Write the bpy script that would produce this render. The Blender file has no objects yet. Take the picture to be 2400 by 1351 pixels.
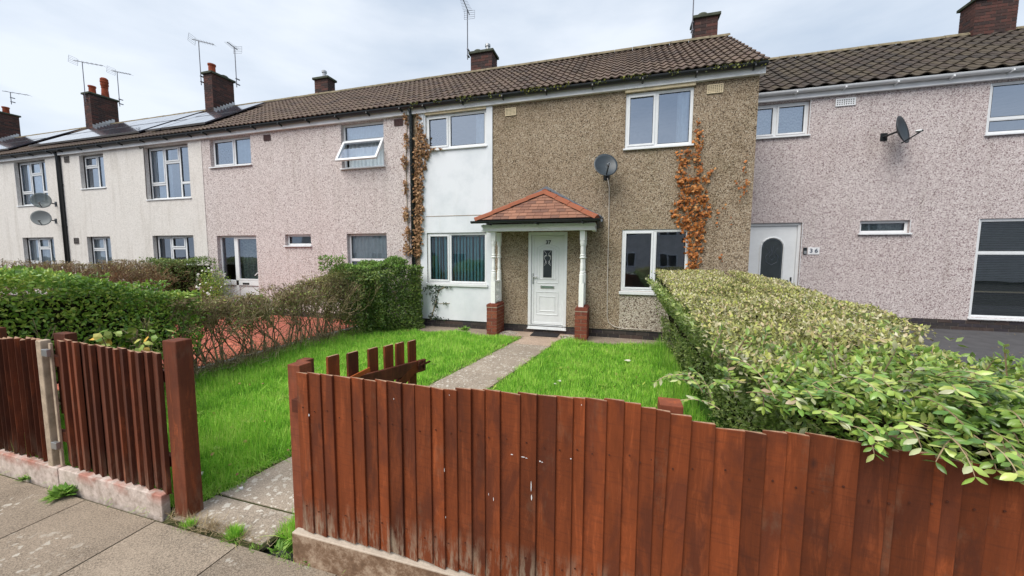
import bpy, bmesh, math, random
import numpy as np
from mathutils import Vector, Matrix, Euler, noise as mnoise
random.seed(7); rng = np.random.default_rng(7)
scn = bpy.context.scene
col = scn.collection
# ------------------------------------------------------------------ camera
FPX, PIT, YAW, ROLL = 867.0, 0.08588, 0.28498, 0.0052
cam_d = bpy.data.cameras.new('camera'); cam = bpy.data.objects.new('camera', cam_d); col.objects.link(cam)
cam_d.sensor_width = 36; cam_d.lens = FPX/2400*36; cam_d.clip_start = .05; cam_d.clip_end = 900
def rotdir(x, y, z=1.0):
    c, s = math.cos(ROLL), math.sin(ROLL); x, y = c*x-s*y, s*x+c*y
    c, s = math.cos(PIT), math.sin(PIT); Y = c*z+s*y; Z = -s*z+c*y
    c, s = math.cos(YAW), math.sin(YAW)
    return Vector((c*x-s*Y, s*x+c*Y, Z))
ex, ey, ez = rotdir(1, 0, 0), rotdir(0, 1, 0), -rotdir(0, 0, 1)
cam.matrix_world = Matrix(((ex.x, ey.x, ez.x, 0), (ex.y, ey.y, ez.y, 0), (ex.z, ey.z, ez.z, 1.70), (0, 0, 0, 1)))
scn.camera = cam
CZ = 1.70
def ray(px, py): return rotdir((px-1200)/FPX, -(py-675.5)/FPX)
def F(px, py, Y):                      # survey: photo point on the wall plane at distance Y -> X, Z
    r = ray(px, py); t = Y/r.y
    return r.x*t, CZ+r.z*t
def G(px, py, z=0.0):                  # photo point on level z
    r = ray(px, py); t = (z-CZ)/r.z
    return r.x*t, r.y*t
# ------------------------------------------------------------------ world, sun, exposure
SUN_EL, SUN_AZ = 52, 205               # the veiled sun stands behind the camera
w = bpy.data.worlds.new('World'); scn.world = w; w.use_nodes = True
nt = w.node_tree; nt.nodes.clear()
wo = nt.nodes.new('ShaderNodeOutputWorld'); sky = nt.nodes.new('ShaderNodeTexSky'); sky.sky_type = 'NISHITA'
sky.sun_disc = False; sky.sun_elevation = math.radians(SUN_EL); sky.sun_rotation = math.radians(SUN_AZ)
sky.air_density = 1; sky.dust_density = 2
b1 = nt.nodes.new('ShaderNodeBackground'); b1.inputs[1].default_value = .05; nt.links.new(sky.outputs[0], b1.inputs[0])
tc = nt.nodes.new('ShaderNodeTexCoord'); mp = nt.nodes.new('ShaderNodeMapping'); mp.inputs['Scale'].default_value = (1, 1, 3.2)
mp.inputs['Rotation'].default_value = (.15, .1, .6)
nz = nt.nodes.new('ShaderNodeTexNoise'); nz.inputs['Scale'].default_value = 1.3; nz.inputs['Detail'].default_value = 7; nz.inputs['Roughness'].default_value = .52
nt.links.new(tc.outputs['Generated'], mp.inputs[0]); nt.links.new(mp.outputs[0], nz.inputs['Vector'])
rp = nt.nodes.new('ShaderNodeValToRGB'); e = rp.color_ramp.elements
e[0].position = .34; e[0].color = (.46, .565, .71, 1); e[1].position = .62; e[1].color = (.86, .92, 1.0, 1)
nt.links.new(nz.outputs['Fac'], rp.inputs[0])
b2 = nt.nodes.new('ShaderNodeBackground'); b2.inputs[1].default_value = .45; nt.links.new(rp.outputs[0], b2.inputs[0])
mx = nt.nodes.new('ShaderNodeMixShader'); mx.inputs[0].default_value = .86
nt.links.new(b1.outputs[0], mx.inputs[1]); nt.links.new(b2.outputs[0], mx.inputs[2]); nt.links.new(mx.outputs[0], wo.inputs[0])
sd = bpy.data.lights.new('sun', 'SUN'); sd.energy = 1.5; sd.angle = math.radians(42); sd.color = (1, .95, .87)
sun = bpy.data.objects.new('sun', sd); col.objects.link(sun)
az = math.radians(SUN_AZ); el = math.radians(SUN_EL)
sv = Vector((math.sin(az)*math.cos(el), math.cos(az)*math.cos(el), math.sin(el)))
sun.rotation_euler = sv.to_track_quat('Z', 'Y').to_euler()
vs = scn.view_settings; scn.display_settings.display_device = 'sRGB'
vs.view_transform = 'Standard'; vs.look = 'None'; vs.exposure = 1.35; vs.gamma = 1; vs.use_curve_mapping = False
scn.cycles.max_bounces = 7; scn.cycles.transparent_max_bounces = 12
# ------------------------------------------------------------------ materials
class N:
    def __init__(s, name, rough=.7, spec=.3):
        s.m = bpy.data.materials.new(name); s.m.use_nodes = True; s.t = s.m.node_tree
        s.b = s.t.nodes['Principled BSDF']; s.b.inputs['Roughness'].default_value = rough
        s.b.inputs['Specular IOR Level'].default_value = spec; s._v = None
    def n(s, k): return s.t.nodes.new('ShaderNode'+k)
    def l(s, a, b): s.t.links.new(a, b)
    def put(s, inp, v):
        if hasattr(v, 'is_output') or isinstance(v, bpy.types.NodeSocket): s.l(v, inp)
        else: inp.default_value = (tuple(v)+(1,) if isinstance(v, (tuple, list)) and len(v) == 3 and inp.type == 'RGBA' else v)
    def vec(s, st=(1, 1, 1), shift=False):
        tc = s.n('TexCoord'); m = s.n('Mapping'); m.inputs['Scale'].default_value = st; s.l(tc.outputs['Object'], m.inputs[0])
        if not shift: return m.outputs[0]
        oi = s.n('ObjectInfo'); a = s.n('VectorMath'); a.operation = 'SCALE'; a.inputs[3].default_value = 41.0
        cv = s.n('CombineXYZ'); 
        for i in range(3): s.l(oi.outputs['Random'], cv.inputs[i])
        s.l(cv.outputs[0], a.inputs[0]); b = s.n('VectorMath'); s.l(m.outputs[0], b.inputs[0]); s.l(a.outputs[0], b.inputs[1])
        return b.outputs[0]
    def noise(s, v, sc, det=5, ro=.55, dist=0):
        k = s.n('TexNoise'); k.inputs['Scale'].default_value = sc; k.inputs['Detail'].default_value = det
        k.inputs['Roughness'].default_value = ro; k.inputs['Distortion'].default_value = dist; s.l(v, k.inputs['Vector']); return k.outputs['Fac']
    def voro(s, v, sc, feat='F1', rnd=1):
        k = s.n('TexVoronoi'); k.feature = feat; k.inputs['Scale'].default_value = sc; k.inputs['Randomness'].default_value = rnd
        s.l(v, k.inputs['Vector']); return k
    def ramp(s, f, *st, const=False):
        r = s.n('ValToRGB'); cr = r.color_ramp
        if const: cr.interpolation = 'CONSTANT'
        while len(cr.elements) < len(st): cr.elements.new(.5)
        for e, (p, c) in zip(cr.elements, st):
            e.position = p; e.color = (c, c, c, 1) if isinstance(c, (int, float)) else tuple(c)+(1,)
        s.l(f, r.inputs[0]); return r.outputs[0]
    def mix(s, f, a, b, mode='MIX'):
        k = s.n('Mix'); k.data_type = 'RGBA'; k.blend_type = mode; s.put(k.inputs[0], f); s.put(k.inputs[6], a); s.put(k.inputs[7], b); return k.outputs[2]
    def math(s, op, a, b=0.0):
        k = s.n('Math'); k.operation = op; s.put(k.inputs[0], a); s.put(k.inputs[1], b); return k.outputs[0]
    def rnd(s): return s.n('ObjectInfo').outputs['Random']
    def isl(s): return s.n('NewGeometry').outputs['Random Per Island']
    def sep(s, v, i):
        k = s.n('SeparateXYZ'); s.l(v, k.inputs[0]); return k.outputs[i]
    def col(s, c): s.put(s.b.inputs['Base Color'], c); return s
    def vary(s, c, f, lo=.75, hi=1.2):       # multiply a colour by a random grey
        return s.mix(1.0, c, s.ramp(f, (0, lo), (1, hi)) if hi <= 1 else s.gain(f, lo, hi), 'MULTIPLY')
    def gain(s, f, lo, hi):
        k = s.n('MapRange'); k.inputs[3].default_value = lo; k.inputs[4].default_value = hi; s.l(f, k.inputs[0])
        cv = s.n('CombineXYZ')
        for i in range(3): s.l(k.outputs[0], cv.inputs[i])
        return cv.outputs[0]
    def bump(s, h, st=.3, d=.01):
        k = s.n('Bump'); k.inputs['Strength'].default_value = st; k.inputs['Distance'].default_value = d; s.l(h, k.inputs['Height'])
        s.l(k.outputs[0], s.b.inputs['Normal']); return s
def plain(name, c, rough=.5, spec=.4, metal=0, dirt=.12, sc=6, bump=0):
    k = N(name, rough, spec); v = k.vec(shift=True); f = k.noise(v, sc, 6, .6)
    d = tuple(x*(1-dirt*2) for x in c); k.col(k.ramp(f, (.3, d), (.62, c))); k.b.inputs['Metallic'].default_value = metal
    if bump: k.bump(k.noise(v, sc*12, 3), bump, .004)
    return k.m
def pebble(name, cells, sc, mott, moss=None, bs=.9, grime=True):
    k = N(name, .9, .15); v = k.vec()
    wob = k.n('VectorMath'); wob.operation = 'ADD'; nn = k.n('TexNoise'); nn.inputs['Scale'].default_value = sc*.7; k.l(v, nn.inputs['Vector'])
    sc_ = k.n('VectorMath'); sc_.operation = 'SCALE'; sc_.inputs[3].default_value = .7/sc; k.l(nn.outputs['Color'], sc_.inputs[0])
    k.l(v, wob.inputs[0]); k.l(sc_.outputs[0], wob.inputs[1]); v2 = wob.outputs[0]
    a = k.voro(v2, sc); c = k.ramp(k.sep(a.outputs['Color'], 0), *cells, const=True)
    big = k.noise(v, .9, 6, .6); c = k.mix(k.ramp(big, (.35, 0), (.7, .55)), c, mott, 'MULTIPLY')
    if grime:
        st = k.noise(k.vec((3.5, 3.5, .35)), 1.6, 5, .6); c = k.mix(k.ramp(st, (.52, 0), (.75, .35)), c, (.55, .52, .47), 'MULTIPLY')
    if moss:
        c = k.mix(k.ramp(k.noise(v, 1.7, 8, .7), (.5, 0), (.72, moss[1])), c, moss[0], 'MULTIPLY')
    k.col(c); h = k.math('ADD', k.math('MULTIPLY', a.outputs['Distance'], -1.0), k.sep(a.outputs['Color'], 1)); k.bump(h, bs, .012)
    return k.m
M = {}
M['dash37'] = pebble('brown pebbledash', [(0, (.11, .082, .057)), (.14, (.25, .187, .128)), (.32, (.39, .305, .215)), (.64, (.48, .39, .285)), (.88, (.60, .52, .41))], 76, (.74, .69, .64), ((.66, .66, .58), .7), .9)
M['dashpatch'] = pebble('pale repair pebbledash', [(0, (.16, .125, .10)), (.16, (.36, .30, .24)), (.36, (.52, .46, .38)), (.7, (.62, .57, .49))], 54, (.82, .80, .78), None, .9)
M['dash38'] = pebble('pink pebbledash', [(0, (.27, .205, .20)), (.12, (.46, .39, .38)), (.28, (.63, .56, .545)), (.65, (.71, .65, .635)), (.9, (.77, .73, .71))], 72, (.93, .90, .89), None, .6, True)
M['dash36'] = pebble('mauve pebbledash', [(0, (.25, .185, .19)), (.13, (.42, .345, .345)), (.30, (.58, .51, .50)), (.68, (.68, .61, .60)), (.9, (.75, .70, .69))], 70, (.90, .86, .86), None, .7, True)
M['render'] = pebble('cream roughcast', [(0, (.62, .595, .565)), (.3, (.68, .65, .62)), (.7, (.72, .69, .66))], 40, (.92, .91, .89), None, .4)
k = N('white painted render', .7, .3); v = k.vec(); f = k.noise(v, 1.4, 8, .65)
c = k.ramp(f, (.3, (.60, .64, .68)), (.55, (.72, .75, .79)))
c = k.mix(k.ramp(k.noise(k.vec((6, 6, .6)), 1.5, 6), (.62, 0), (.8, .3)), c, (.55, .55, .5)); k.col(c).bump(k.noise(v, 60, 3), .15, .004); M['white_render'] = k.m
M['pvc'] = plain('white pvc', (.74, .76, .78), .35, .5, dirt=.04)
M['fascia'] = plain('white fascia board', (.84, .85, .87), .5, .4, dirt=.08, sc=3)
M['cream'] = plain('cream vent', (.72, .60, .40), .6)
M['brownvent'] = plain('brown vent', (.075, .032, .032), .6)
M['greyvent'] = plain('grey vent', (.17, .15, .14), .6)
M['black'] = plain('black plastic', (.018, .022, .026), .4, .5)
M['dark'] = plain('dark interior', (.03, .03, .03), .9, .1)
M['room'] = plain('room wallpaper', (.50, .48, .46), .9, .1)
M['steel'] = plain('galvanised steel', (.45, .46, .47), .4, .5, .8)
M['alu'] = plain('aerial metal', (.14, .14, .16), .45, .5, .5)
M['rust'] = plain('rusty iron', (.11, .035, .02), .85, .3, .3, .3, 20)
M['lead'] = plain('lead flashing', (.17, .19, .22), .55, .5, .2, .2, 8)
M['cable'] = plain('white cable', (.62, .56, .50), .6)
M['dishdark'] = plain('dark dish enamel', (.035, .048, .06), .45, .5)
M['pot'] = plain('terracotta pot', (.33, .075, .035), .8, .2, 0, .3, 7)
M['capconc'] = plain('chimney capping', (.085, .095, .07), .9, .2, 0, .3, 8, .4)
M['ridgemortar'] = plain('ridge tile', (.25, .21, .14), .9, .2, 0, .25, 9, .4)
M['mat'] = plain('door mat', (.035, .033, .035), .95, .1, 0, .2, 60, .5)
M['tarmac'] = plain('tarmac', (.085, .083, .088), .9, .3, 0, .15, 5, .7)
M['earth'] = plain('soil', (.075, .052, .034), .95, .1, 0, .3, 9, .8)
M['asphalt'] = plain('street asphalt', (.06, .06, .06), .9, .2, 0, .2, 9, .5)
M['glassdark'] = plain('dark leaded glass', (.035, .045, .05), .08, .8)
M['blindteal'] = plain('teal vertical blind', (.36, .80, .92), .7)
M['net'] = plain('net curtain', (.80, .86, .88), .8, .1, 0, .1, 9)
M['lace'] = plain('lace curtain', (.42, .50, .50), .9, .1, 0, .3, 26)
M['cutting'] = plain('dry leaf', (.72, .70, .58), .7)
M['stone'] = plain('white chippings', (.60, .54, .47), .9, .2, 0, .25, 30)
M['sign'] = plain('sign plate', (.80, .80, .82), .4)
M['ink'] = plain('black lettering', (.012, .012, .014), .4)
M['inkgrey'] = plain('grey lettering', (.10, .12, .16), .4)
M['magenta'] = plain('magenta plastic', (.6, .02, .25), .5)
def glass(name, tint, refl, rough=.015):
    k = N(name); t = k.t; t.nodes.remove(k.b); out = t.nodes['Material Output']
    tr = k.n('BsdfTransparent'); tr.inputs[0].default_value = tint+(1,); gl = k.n('BsdfGlossy'); gl.inputs['Roughness'].default_value = rough
    gl.inputs[0].default_value = (.80, .88, 1.0, 1); fr = k.n('Fresnel'); fr.inputs[0].default_value = 1.5
    bv = k.noise(k.vec((1, 1, .6)), 1.3, 2); bp = k.n('Bump'); bp.inputs['Strength'].default_value = .12; bp.inputs['Distance'].default_value = .02; k.l(bv, bp.inputs['Height']); k.l(bp.outputs[0], gl.inputs['Normal'])
    f = k.math('ADD', fr.outputs[0], refl); mx = k.n('MixShader'); k.l(f, mx.inputs[0]); k.l(tr.outputs[0], mx.inputs[1]); k.l(gl.outputs[0], mx.inputs[2]); k.l(mx.outputs[0], out.inputs[0]); return k.m
M['glass'] = glass('window glass', (.80, .87, .92), .36)
M['glasslow'] = glass('window glass low', (.88, .92, .92), .19)
# brick
def brickmat(name, cs, rough=.85):
    k = N(name, rough, .25); v = k.vec(shift=True); c = k.ramp(k.rnd(), *[(i/len(cs), c) for i, c in enumerate(cs)], const=True)
    c = k.mix(k.ramp(k.noise(v, 14, 6, .7), (.4, 0), (.75, .5)), c, (.3, .2, .16), 'MULTIPLY'); k.col(c).bump(k.noise(v, 60, 4), .35, .004); return k.m
M['brick'] = brickmat('red brick', [(.235, .068, .042), (.21, .06, .04), (.26, .085, .05), (.19, .055, .038)])
M['oldbrick'] = brickmat('sooty chimney brick', [(.085, .042, .036), (.065, .038, .035), (.11, .05, .042), (.05, .034, .033)])
M['bluebrick'] = brickmat('blue brick', [(.045, .04, .042), (.06, .052, .05), (.075, .055, .05), (.05, .043, .05)], .5)
M['paver'] = brickmat('red block paver', [(.52, .16, .10), (.46, .135, .085), (.58, .19, .12), (.42, .13, .09)])
M['mortar'] = plain('mortar', (.42, .34, .27), .95, .1, 0, .2, 20, .4)
M['darkmortar'] = plain('grey mortar', (.17, .15, .13), .95, .1, 0, .2, 20, .4)
def tilemat(name, cs, moss, mf):
    k = N(name, .85, .25); v = k.vec(shift=True); c = k.ramp(k.rnd(), *[(i/len(cs), c) for i, c in enumerate(cs)])
    c = k.mix(k.ramp(k.noise(v, 9, 7, .7), (.42, 0), (.7, mf)), c, moss)
    c = k.mix(k.ramp(k.noise(v, 34, 3, .7), (.66, 0), (.72, .55)), c, (.42, .40, .34)); k.col(c).bump(k.noise(v, 70, 4), .4, .004); return k.m
M['tile37'] = tilemat('brown concrete tile', [(.105, .072, .062), (.13, .09, .075), (.088, .064, .06), (.15, .105, .085)], (.12, .105, .06), .6)
M['tile36'] = tilemat('dark mossy tile', [(.056, .044, .040), (.075, .057, .048), (.048, .040, .038), (.082, .065, .048)], (.078, .066, .042), .5)
M['claytile'] = tilemat('clay plain tile', [(.30, .135, .085), (.22, .10, .07), (.36, .17, .11), (.17, .08, .06)], (.20, .15, .11), .6)
M['hiptile'] = tilemat('orange hip tile', [(.34, .11, .055), (.29, .095, .05)], (.22, .10, .065), .6)
k = N('solar glass', .12, .9); c = k.ramp(k.noise(k.vec(), 3, 3), (.4, (.05, .055, .075)), (.6, (.08, .085, .11))); k.col(c); k.b.inputs['Coat Weight'].default_value = .6; M['solar'] = k.m
# fence wood
def wood(name, a, b, weather=.5, rough=.75):
    k = N(name, rough, .3); v = k.vec((1, 1, .055), True); g = k.noise(v, 60, 8, .72, .6); gg = k.noise(k.vec((1, 1, .22), True), 9, 5, .6, .4)
    c = k.mix(g, a, b); c = k.mix(k.ramp(gg, (.38, .0), (.66, .75)), c, tuple(x*.42 for x in a))
    vv = k.vec((1, 1, .5), True); kn = k.voro(vv, 5.5); c = k.mix(k.ramp(kn.outputs['Distance'], (.045, .85), (.085, 0)), c, (.045, .015, .01))
    st = k.noise(k.vec((1, 1, .12), True), 22, 8, .75, .8); c = k.mix(k.ramp(st, (.52, 0), (.72, .7)), c, (.37, .092, .028)); bl = k.noise(k.vec((1, 1, .4), True), 5, 5, .6, .5); c = k.mix(k.ramp(bl, (.50, 0), (.60, .6)), c, (.075, .020, .010)); sw = k.noise(k.vec((.1, .1, 1), True), 95, 2, .5); c = k.mix(k.ramp(sw, (.52, 0), (.70, .35)), c, (.08, .022, .010)); c = k.mix(1, c, k.gain(k.rnd(), .62, 1.25), 'MULTIPLY'); c = k.mix(k.ramp(k.noise(k.vec((1, 1, .5), True), 6, 8, .75), (.58, 0), (.74, .35)), c, (.17, .12, .08))
    zz = k.sep(k.vec(), 2); lo = k.math('MULTIPLY', k.ramp(zz, (.0, 1), (.22, 0)), k.ramp(k.noise(k.vec((1, 1, .2), True), 26, 6, .7), (.46, 0), (.62, weather)))
    c = k.mix(lo, c, (.36, .30, .22)); k.col(c); k.bump(g, .5, .004); return k.m
M['board'] = wood('red brown fence stain', (.27, .062, .015), (.12, .027, .009), .8)
M['boarddark'] = wood('old brown fence stain', (.19, .050, .020), (.085, .026, .013), .3)
M['rail'] = wood('weathered rail', (.27, .075, .035), (.16, .045, .022), .9)
M['endgrain'] = plain('bare end grain', (.42, .26, .17), .9, .1, 0, .25, 60)
k = N('concrete gravel board', .95, .15); v = k.vec(); c = k.ramp(k.noise(v, 16, 8, .7), (.3, (.30, .24, .20)), (.6, (.60, .51, .46)))
zz = k.sep(v, 2); pk = k.math('MULTIPLY', k.ramp(zz, (.08, 0), (.15, .8)), k.ramp(k.noise(v, 5, 6, .6), (.46, 0), (.60, .9))); c = k.mix(pk, c, (.36, .105, .065))
k.col(c).bump(k.noise(v, 45, 6), .6, .006); M['gravelL'] = k.m
k = N('dirty gravel board', .95, .15); v = k.vec(); c = k.ramp(k.noise(v, 11, 9, .75), (.3, (.09, .055, .035)), (.48, (.20, .125, .08)), (.62, (.40, .30, .22)))
zz = k.sep(v, 2); c = k.mix(k.ramp(zz, (.168, 0), (.174, .8)), c, (.55, .48, .40)); k.col(c).bump(k.noise(v, 40, 6), .7, .008); M['gravelR'] = k.m
M['concpost'] = plain('bare concrete post', (.47, .375, .28), .95, .1, 0, .2, 14, .6)
# paving
def slabmat(name, base, spots, amt, rs=.3):
    k = N(name, .93, .15); v = k.vec(shift=True); c = k.ramp(k.noise(v, 2.6, 9, .72), (.30, tuple(x*.45 for x in base)), (.48, tuple(x*.85 for x in base)), (.66, tuple(x*1.12 for x in base)))
    c = k.mix(k.ramp(k.noise(v, 130, 2, .8), (.40, 0), (.60, .6)), c, tuple(min(1, x*2.0) for x in base))
    c = k.mix(k.ramp(k.noise(v, 75, 3, .8), (.54, 0), (.68, .55)), c, tuple(x*.35 for x in base))
    tot = None
    for sc, th in ((14, .14), (26, .13)):
        nn = k.n('TexNoise'); nn.inputs['Scale'].default_value = sc*2.2; nn.inputs['Detail'].default_value = 3; k.l(v, nn.inputs['Vector']); a = k.n('VectorMath'); a.operation = 'SCALE'; a.inputs[3].default_value = .9/sc; k.l(nn.outputs['Color'], a.inputs[0])
        b = k.n('VectorMath'); k.l(v, b.inputs[0]); k.l(a.outputs[0], b.inputs[1]); vo = k.voro(b.outputs[0], sc)
        r = k.math('SUBTRACT', vo.outputs['Distance'], k.math('MULTIPLY', k.sep(vo.outputs['Color'], 0), .22)); m = k.ramp(r, (th-.05 if th > .05 else 0, 1), (th+.02, 0)); tot = m if tot is None else k.math('MAXIMUM', tot, m)
    tot = k.math('MULTIPLY', tot, k.ramp(k.noise(v, 2.0, 4), (amt, 0), (amt+.14, .85))); c = k.mix(tot, c, spots)
    c = k.mix(1, c, k.gain(k.rnd(), .85, 1.12), 'MULTIPLY'); k.col(c).bump(k.noise(v, 120, 5, .8), .7, .005); return k.m
M['slab'] = slabmat('street paving slab', (.245, .20, .155), (.56, .52, .45), .50)
M['pathslab'] = slabmat('garden path slab', (.27, .225, .18), (.60, .56, .49), .36)
M['stepslab'] = slabmat('clean path slab', (.33, .25, .195), (.5, .45, .4), .6)
M['moss'] = plain('mossy joint', (.07, .075, .03), .95, .1, 0, .3, 20, .6)
# plants
def leafmat(name, cs, rough=.45, noise_c=None, nsc=1.5, trans=.25, spec=.5):
    k = N(name, rough, spec); f = k.isl(); 
    if noise_c: f = k.math('ADD', k.math('MULTIPLY', f, .62), k.math('MULTIPLY', k.ramp(k.noise(k.vec(), nsc, 5, .65), (.32, 0), (.66, 1)), .38))
    c = k.ramp(f, *cs); bk = k.n('NewGeometry').outputs['Backfacing']; c2 = k.mix(k.math('MULTIPLY', bk, .35), c, (.30, .36, .22)); k.col(c2)
    t = k.n('BsdfTranslucent'); k.l(c, t.inputs[0]); mx = k.n('MixShader'); mx.inputs[0].default_value = trans
    o = k.t.nodes['Material Output']; k.l(k.b.outputs[0], mx.inputs[1]); k.l(t.outputs[0], mx.inputs[2]); k.l(mx.outputs[0], o.inputs[0]); return k.m
M['grassblade'] = leafmat('lawn grass blade', [(0, (.06, .18, .018)), (.22, (.16, .42, .03)), (.48, (.30, .64, .055)), (.72, (.50, .78, .12)), (.93, (.60, .74, .20)), (1, (.70, .62, .32))], .5, True, 2.4, .42, .35)
M['privettop'] = leafmat('dusty clipped privet leaf', [(0, (.10, .11, .04)), (.20, (.22, .24, .07)), (.38, (.36, .35, .14)), (.52, (.46, .50, .10)), (.64, (.46, .34, .19)), (.76, (.54, .50, .30)), (.90, (.62, .59, .44)), (1, (.52, .30, .13))], .42, True, 1.1, .18, .6)
M['privet'] = leafmat('privet leaf', [(0, (.09, .15, .035)), (.3, (.17, .25, .06)), (.55, (.28, .38, .09)), (.75, (.42, .50, .14)), (.9, (.44, .42, .28)), (1, (.58, .58, .46))], .38, True, 1.4, .25, .6)
M['privetbig'] = leafmat('large privet leaf', [(0, (.06, .12, .025)), (.28, (.13, .24, .04)), (.52, (.24, .37, .065)), (.72, (.42, .50, .11)), (.85, (.33, .33, .21)), (.96, (.38, .25, .16)), (1, (.46, .47, .33))], .36, True, 2.2, .28, .6)
M['greenleaf'] = leafmat('green hedge leaf', [(0, (.06, .13, .02)), (.35, (.14, .28, .04)), (.65, (.26, .42, .05)), (.9, (.48, .54, .10))], .4, True, 1.3, .22, .5)
M['darkleaf'] = leafmat('dark hedge leaf', [(0, (.045, .085, .02)), (.45, (.11, .19, .035)), (.8, (.22, .30, .06)), (1, (.38, .40, .12))], .45, True, 1.3, .18, .5)
M['dryleaf'] = leafmat('sparse olive leaf', [(0, (.12, .10, .04)), (.4, (.22, .20, .07)), (.8, (.32, .32, .10)), (1, (.42, .33, .16))], .6, None, 1, .2, .3)
M['orangeivy'] = leafmat('dead orange ivy', [(0, (.18, .055, .018)), (.35, (.34, .115, .028)), (.7, (.48, .18, .045)), (1, (.56, .31, .12))], .6, True, 5, .2, .3)
M['brownivy'] = leafmat('dead brown ivy', [(0, (.13, .065, .035)), (.35, (.25, .13, .06)), (.7, (.38, .22, .11)), (1, (.52, .34, .18))], .65, True, 5, .15, .3)
M['darkivy'] = leafmat('live dark ivy', [(0, (.012, .028, .018)), (.6, (.03, .055, .03)), (1, (.06, .09, .04))], .35, None, 1, .1, .5)
M['yellowleaf'] = leafmat('yellowing broad leaf', [(0, (.22, .32, .06)), (.5, (.42, .44, .10)), (1, (.62, .42, .08))], .5, None, 1, .3, .3)
M['petal'] = leafmat('white petal', [(0, (.75, .75, .70)), (1, (.85, .85, .8))], .6, None, 1, .2, .2)
M['weedleaf'] = leafmat('weed leaf', [(0, (.10, .22, .03)), (.6, (.18, .36, .05)), (1, (.30, .46, .10))], .5, None, 1, .3, .3)
M['straw'] = leafmat('dry grass', [(0, (.20, .14, .07)), (1, (.45, .36, .22))], .8, None, 1, .2, .2)
k = N('twig bark', .85, .2); c = k.ramp(k.isl(), (0, (.15, .105, .065)), (.5, (.28, .205, .125)), (1, (.44, .35, .22))); k.col(c); M['twig'] = k.m
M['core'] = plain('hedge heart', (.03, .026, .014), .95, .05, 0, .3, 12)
M['lawnsoil'] = plain('lawn soil', (.06, .14, .02), .95, .1, 0, .3, 8, .6)
# ------------------------------------------------------------------ object helpers
def tag(o, label=None, cat=None, group=None, kind=None):
    if label: o['label'] = label
    if cat: o['category'] = cat
    if group: o['group'] = group
    if kind: o['kind'] = kind
    return o
def empty(name, loc=(0, 0, 0), label=None, cat=None, group=None, kind=None):
    o = bpy.data.objects.new(name, None); o.location = loc; col.objects.link(o); o.empty_display_size = .1
    return tag(o, label, cat, group, kind)
class MB:
    def __init__(s): s.v = []; s.f = []
    def quad(s, a, b, c, d):
        n = len(s.v); s.v += [tuple(a), tuple(b), tuple(c), tuple(d)]; s.f.append((n, n+1, n+2, n+3)); return s
    def poly(s, pts):
        n = len(s.v); s.v += [tuple(p) for p in pts]; s.f.append(tuple(range(n, n+len(pts)))); return s
    def box(s, x0, x1, y0, y1, z0, z1):
        n = len(s.v); s.v += [(x, y, z) for z in (z0, z1) for x, y in ((x0, y0), (x1, y0), (x1, y1), (x0, y1))]
        s.f += [tuple(n+i for i in q) for q in ((0, 3, 2, 1), (4, 5, 6, 7), (0, 1, 5, 4), (1, 2, 6, 5), (2, 3, 7, 6), (3, 0, 4, 7))]; return s
    def obox(s, a, b, wx, wy, up=(0, 0, 1)):
        a, b = Vector(a), Vector(b); d = (b-a).normalized(); u = Vector(up); sx = d.cross(u)
        if sx.length < 1e-4: sx = Vector((1, 0, 0))
        sx.normalize(); sy = sx.cross(d).normalized(); n = len(s.v)
        for p in (a, b):
            for i, j in ((-1, -1), (1, -1), (1, 1), (-1, 1)): s.v.append(tuple(p+sx*i*wx/2+sy*j*wy/2))
        s.f += [tuple(n+i for i in q) for q in ((0, 3, 2, 1), (4, 5, 6, 7), (0, 1, 5, 4), (1, 2, 6, 5), (2, 3, 7, 6), (3, 0, 4, 7))]; return s
    def tube(s, pts, r, seg=6, caps=True):
        pts = [Vector(p) for p in pts]; rs = r if isinstance(r, (list, tuple)) else [r]*len(pts); n0 = len(s.v); prev = None
        for i, p in enumerate(pts):
            d = (pts[min(i+1, len(pts)-1)]-pts[max(i-1, 0)]).normalized()
            ref = Vector((0, 0, 1)) if abs(d.z) < .9 else Vector((1, 0, 0))
            x = d.cross(ref).normalized(); y = x.cross(d)
            for k in range(seg):
                a = 2*math.pi*k/seg; s.v.append(tuple(p+(x*math.cos(a)+y*math.sin(a))*rs[i]))
        for i in range(len(pts)-1):
            for k in range(seg):
                a = n0+i*seg+k; b = n0+i*seg+(k+1) % seg; s.f.append((a, b, b+seg, a+seg))
        if caps: s.f.append(tuple(n0+k for k in range(seg))[::-1]); s.f.append(tuple(n0+(len(pts)-1)*seg+k for k in range(seg)))
        return s
    def lathe(s, c, prof, seg=12):
        n0 = len(s.v)
        for r, z in prof:
            for k in range(seg):
                a = 2*math.pi*(k+.5)/seg; s.v.append((c[0]+r*math.cos(a), c[1]+r*math.sin(a), c[2]+z))
        for i in range(len(prof)-1):
            for k in range(seg):
                a = n0+i*seg+k; b = n0+i*seg+(k+1) % seg; s.f.append((a, b, b+seg, a+seg))
        s.f.append(tuple(n0+k for k in range(seg))[::-1]); s.f.append(tuple(n0+(len(prof)-1)*seg+k for k in range(seg))); return s
    def mesh(s, name, mat, smooth=False):
        m = bpy.data.meshes.new(name); m.from_pydata(s.v, [], s.f); m.materials.append(M[mat] if isinstance(mat, str) else mat)
        if smooth: m.shade_smooth()
        return m
    def build(s, name, mat, parent=None, bevel=0, smooth=False, loc=None):
        o = bpy.data.objects.new(name, s.mesh(name, mat, smooth)); col.objects.link(o)
        if loc: o.location = loc
        if parent: o.parent = parent; o.matrix_parent_inverse = Matrix.Translation(parent.location).inverted() if parent.type == 'EMPTY' and not parent.parent else Matrix()
        if bevel:
            b = o.modifiers.new('b', 'BEVEL'); b.width = bevel; b.segments = 2; b.limit_method = 'ANGLE'
        return o
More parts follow.
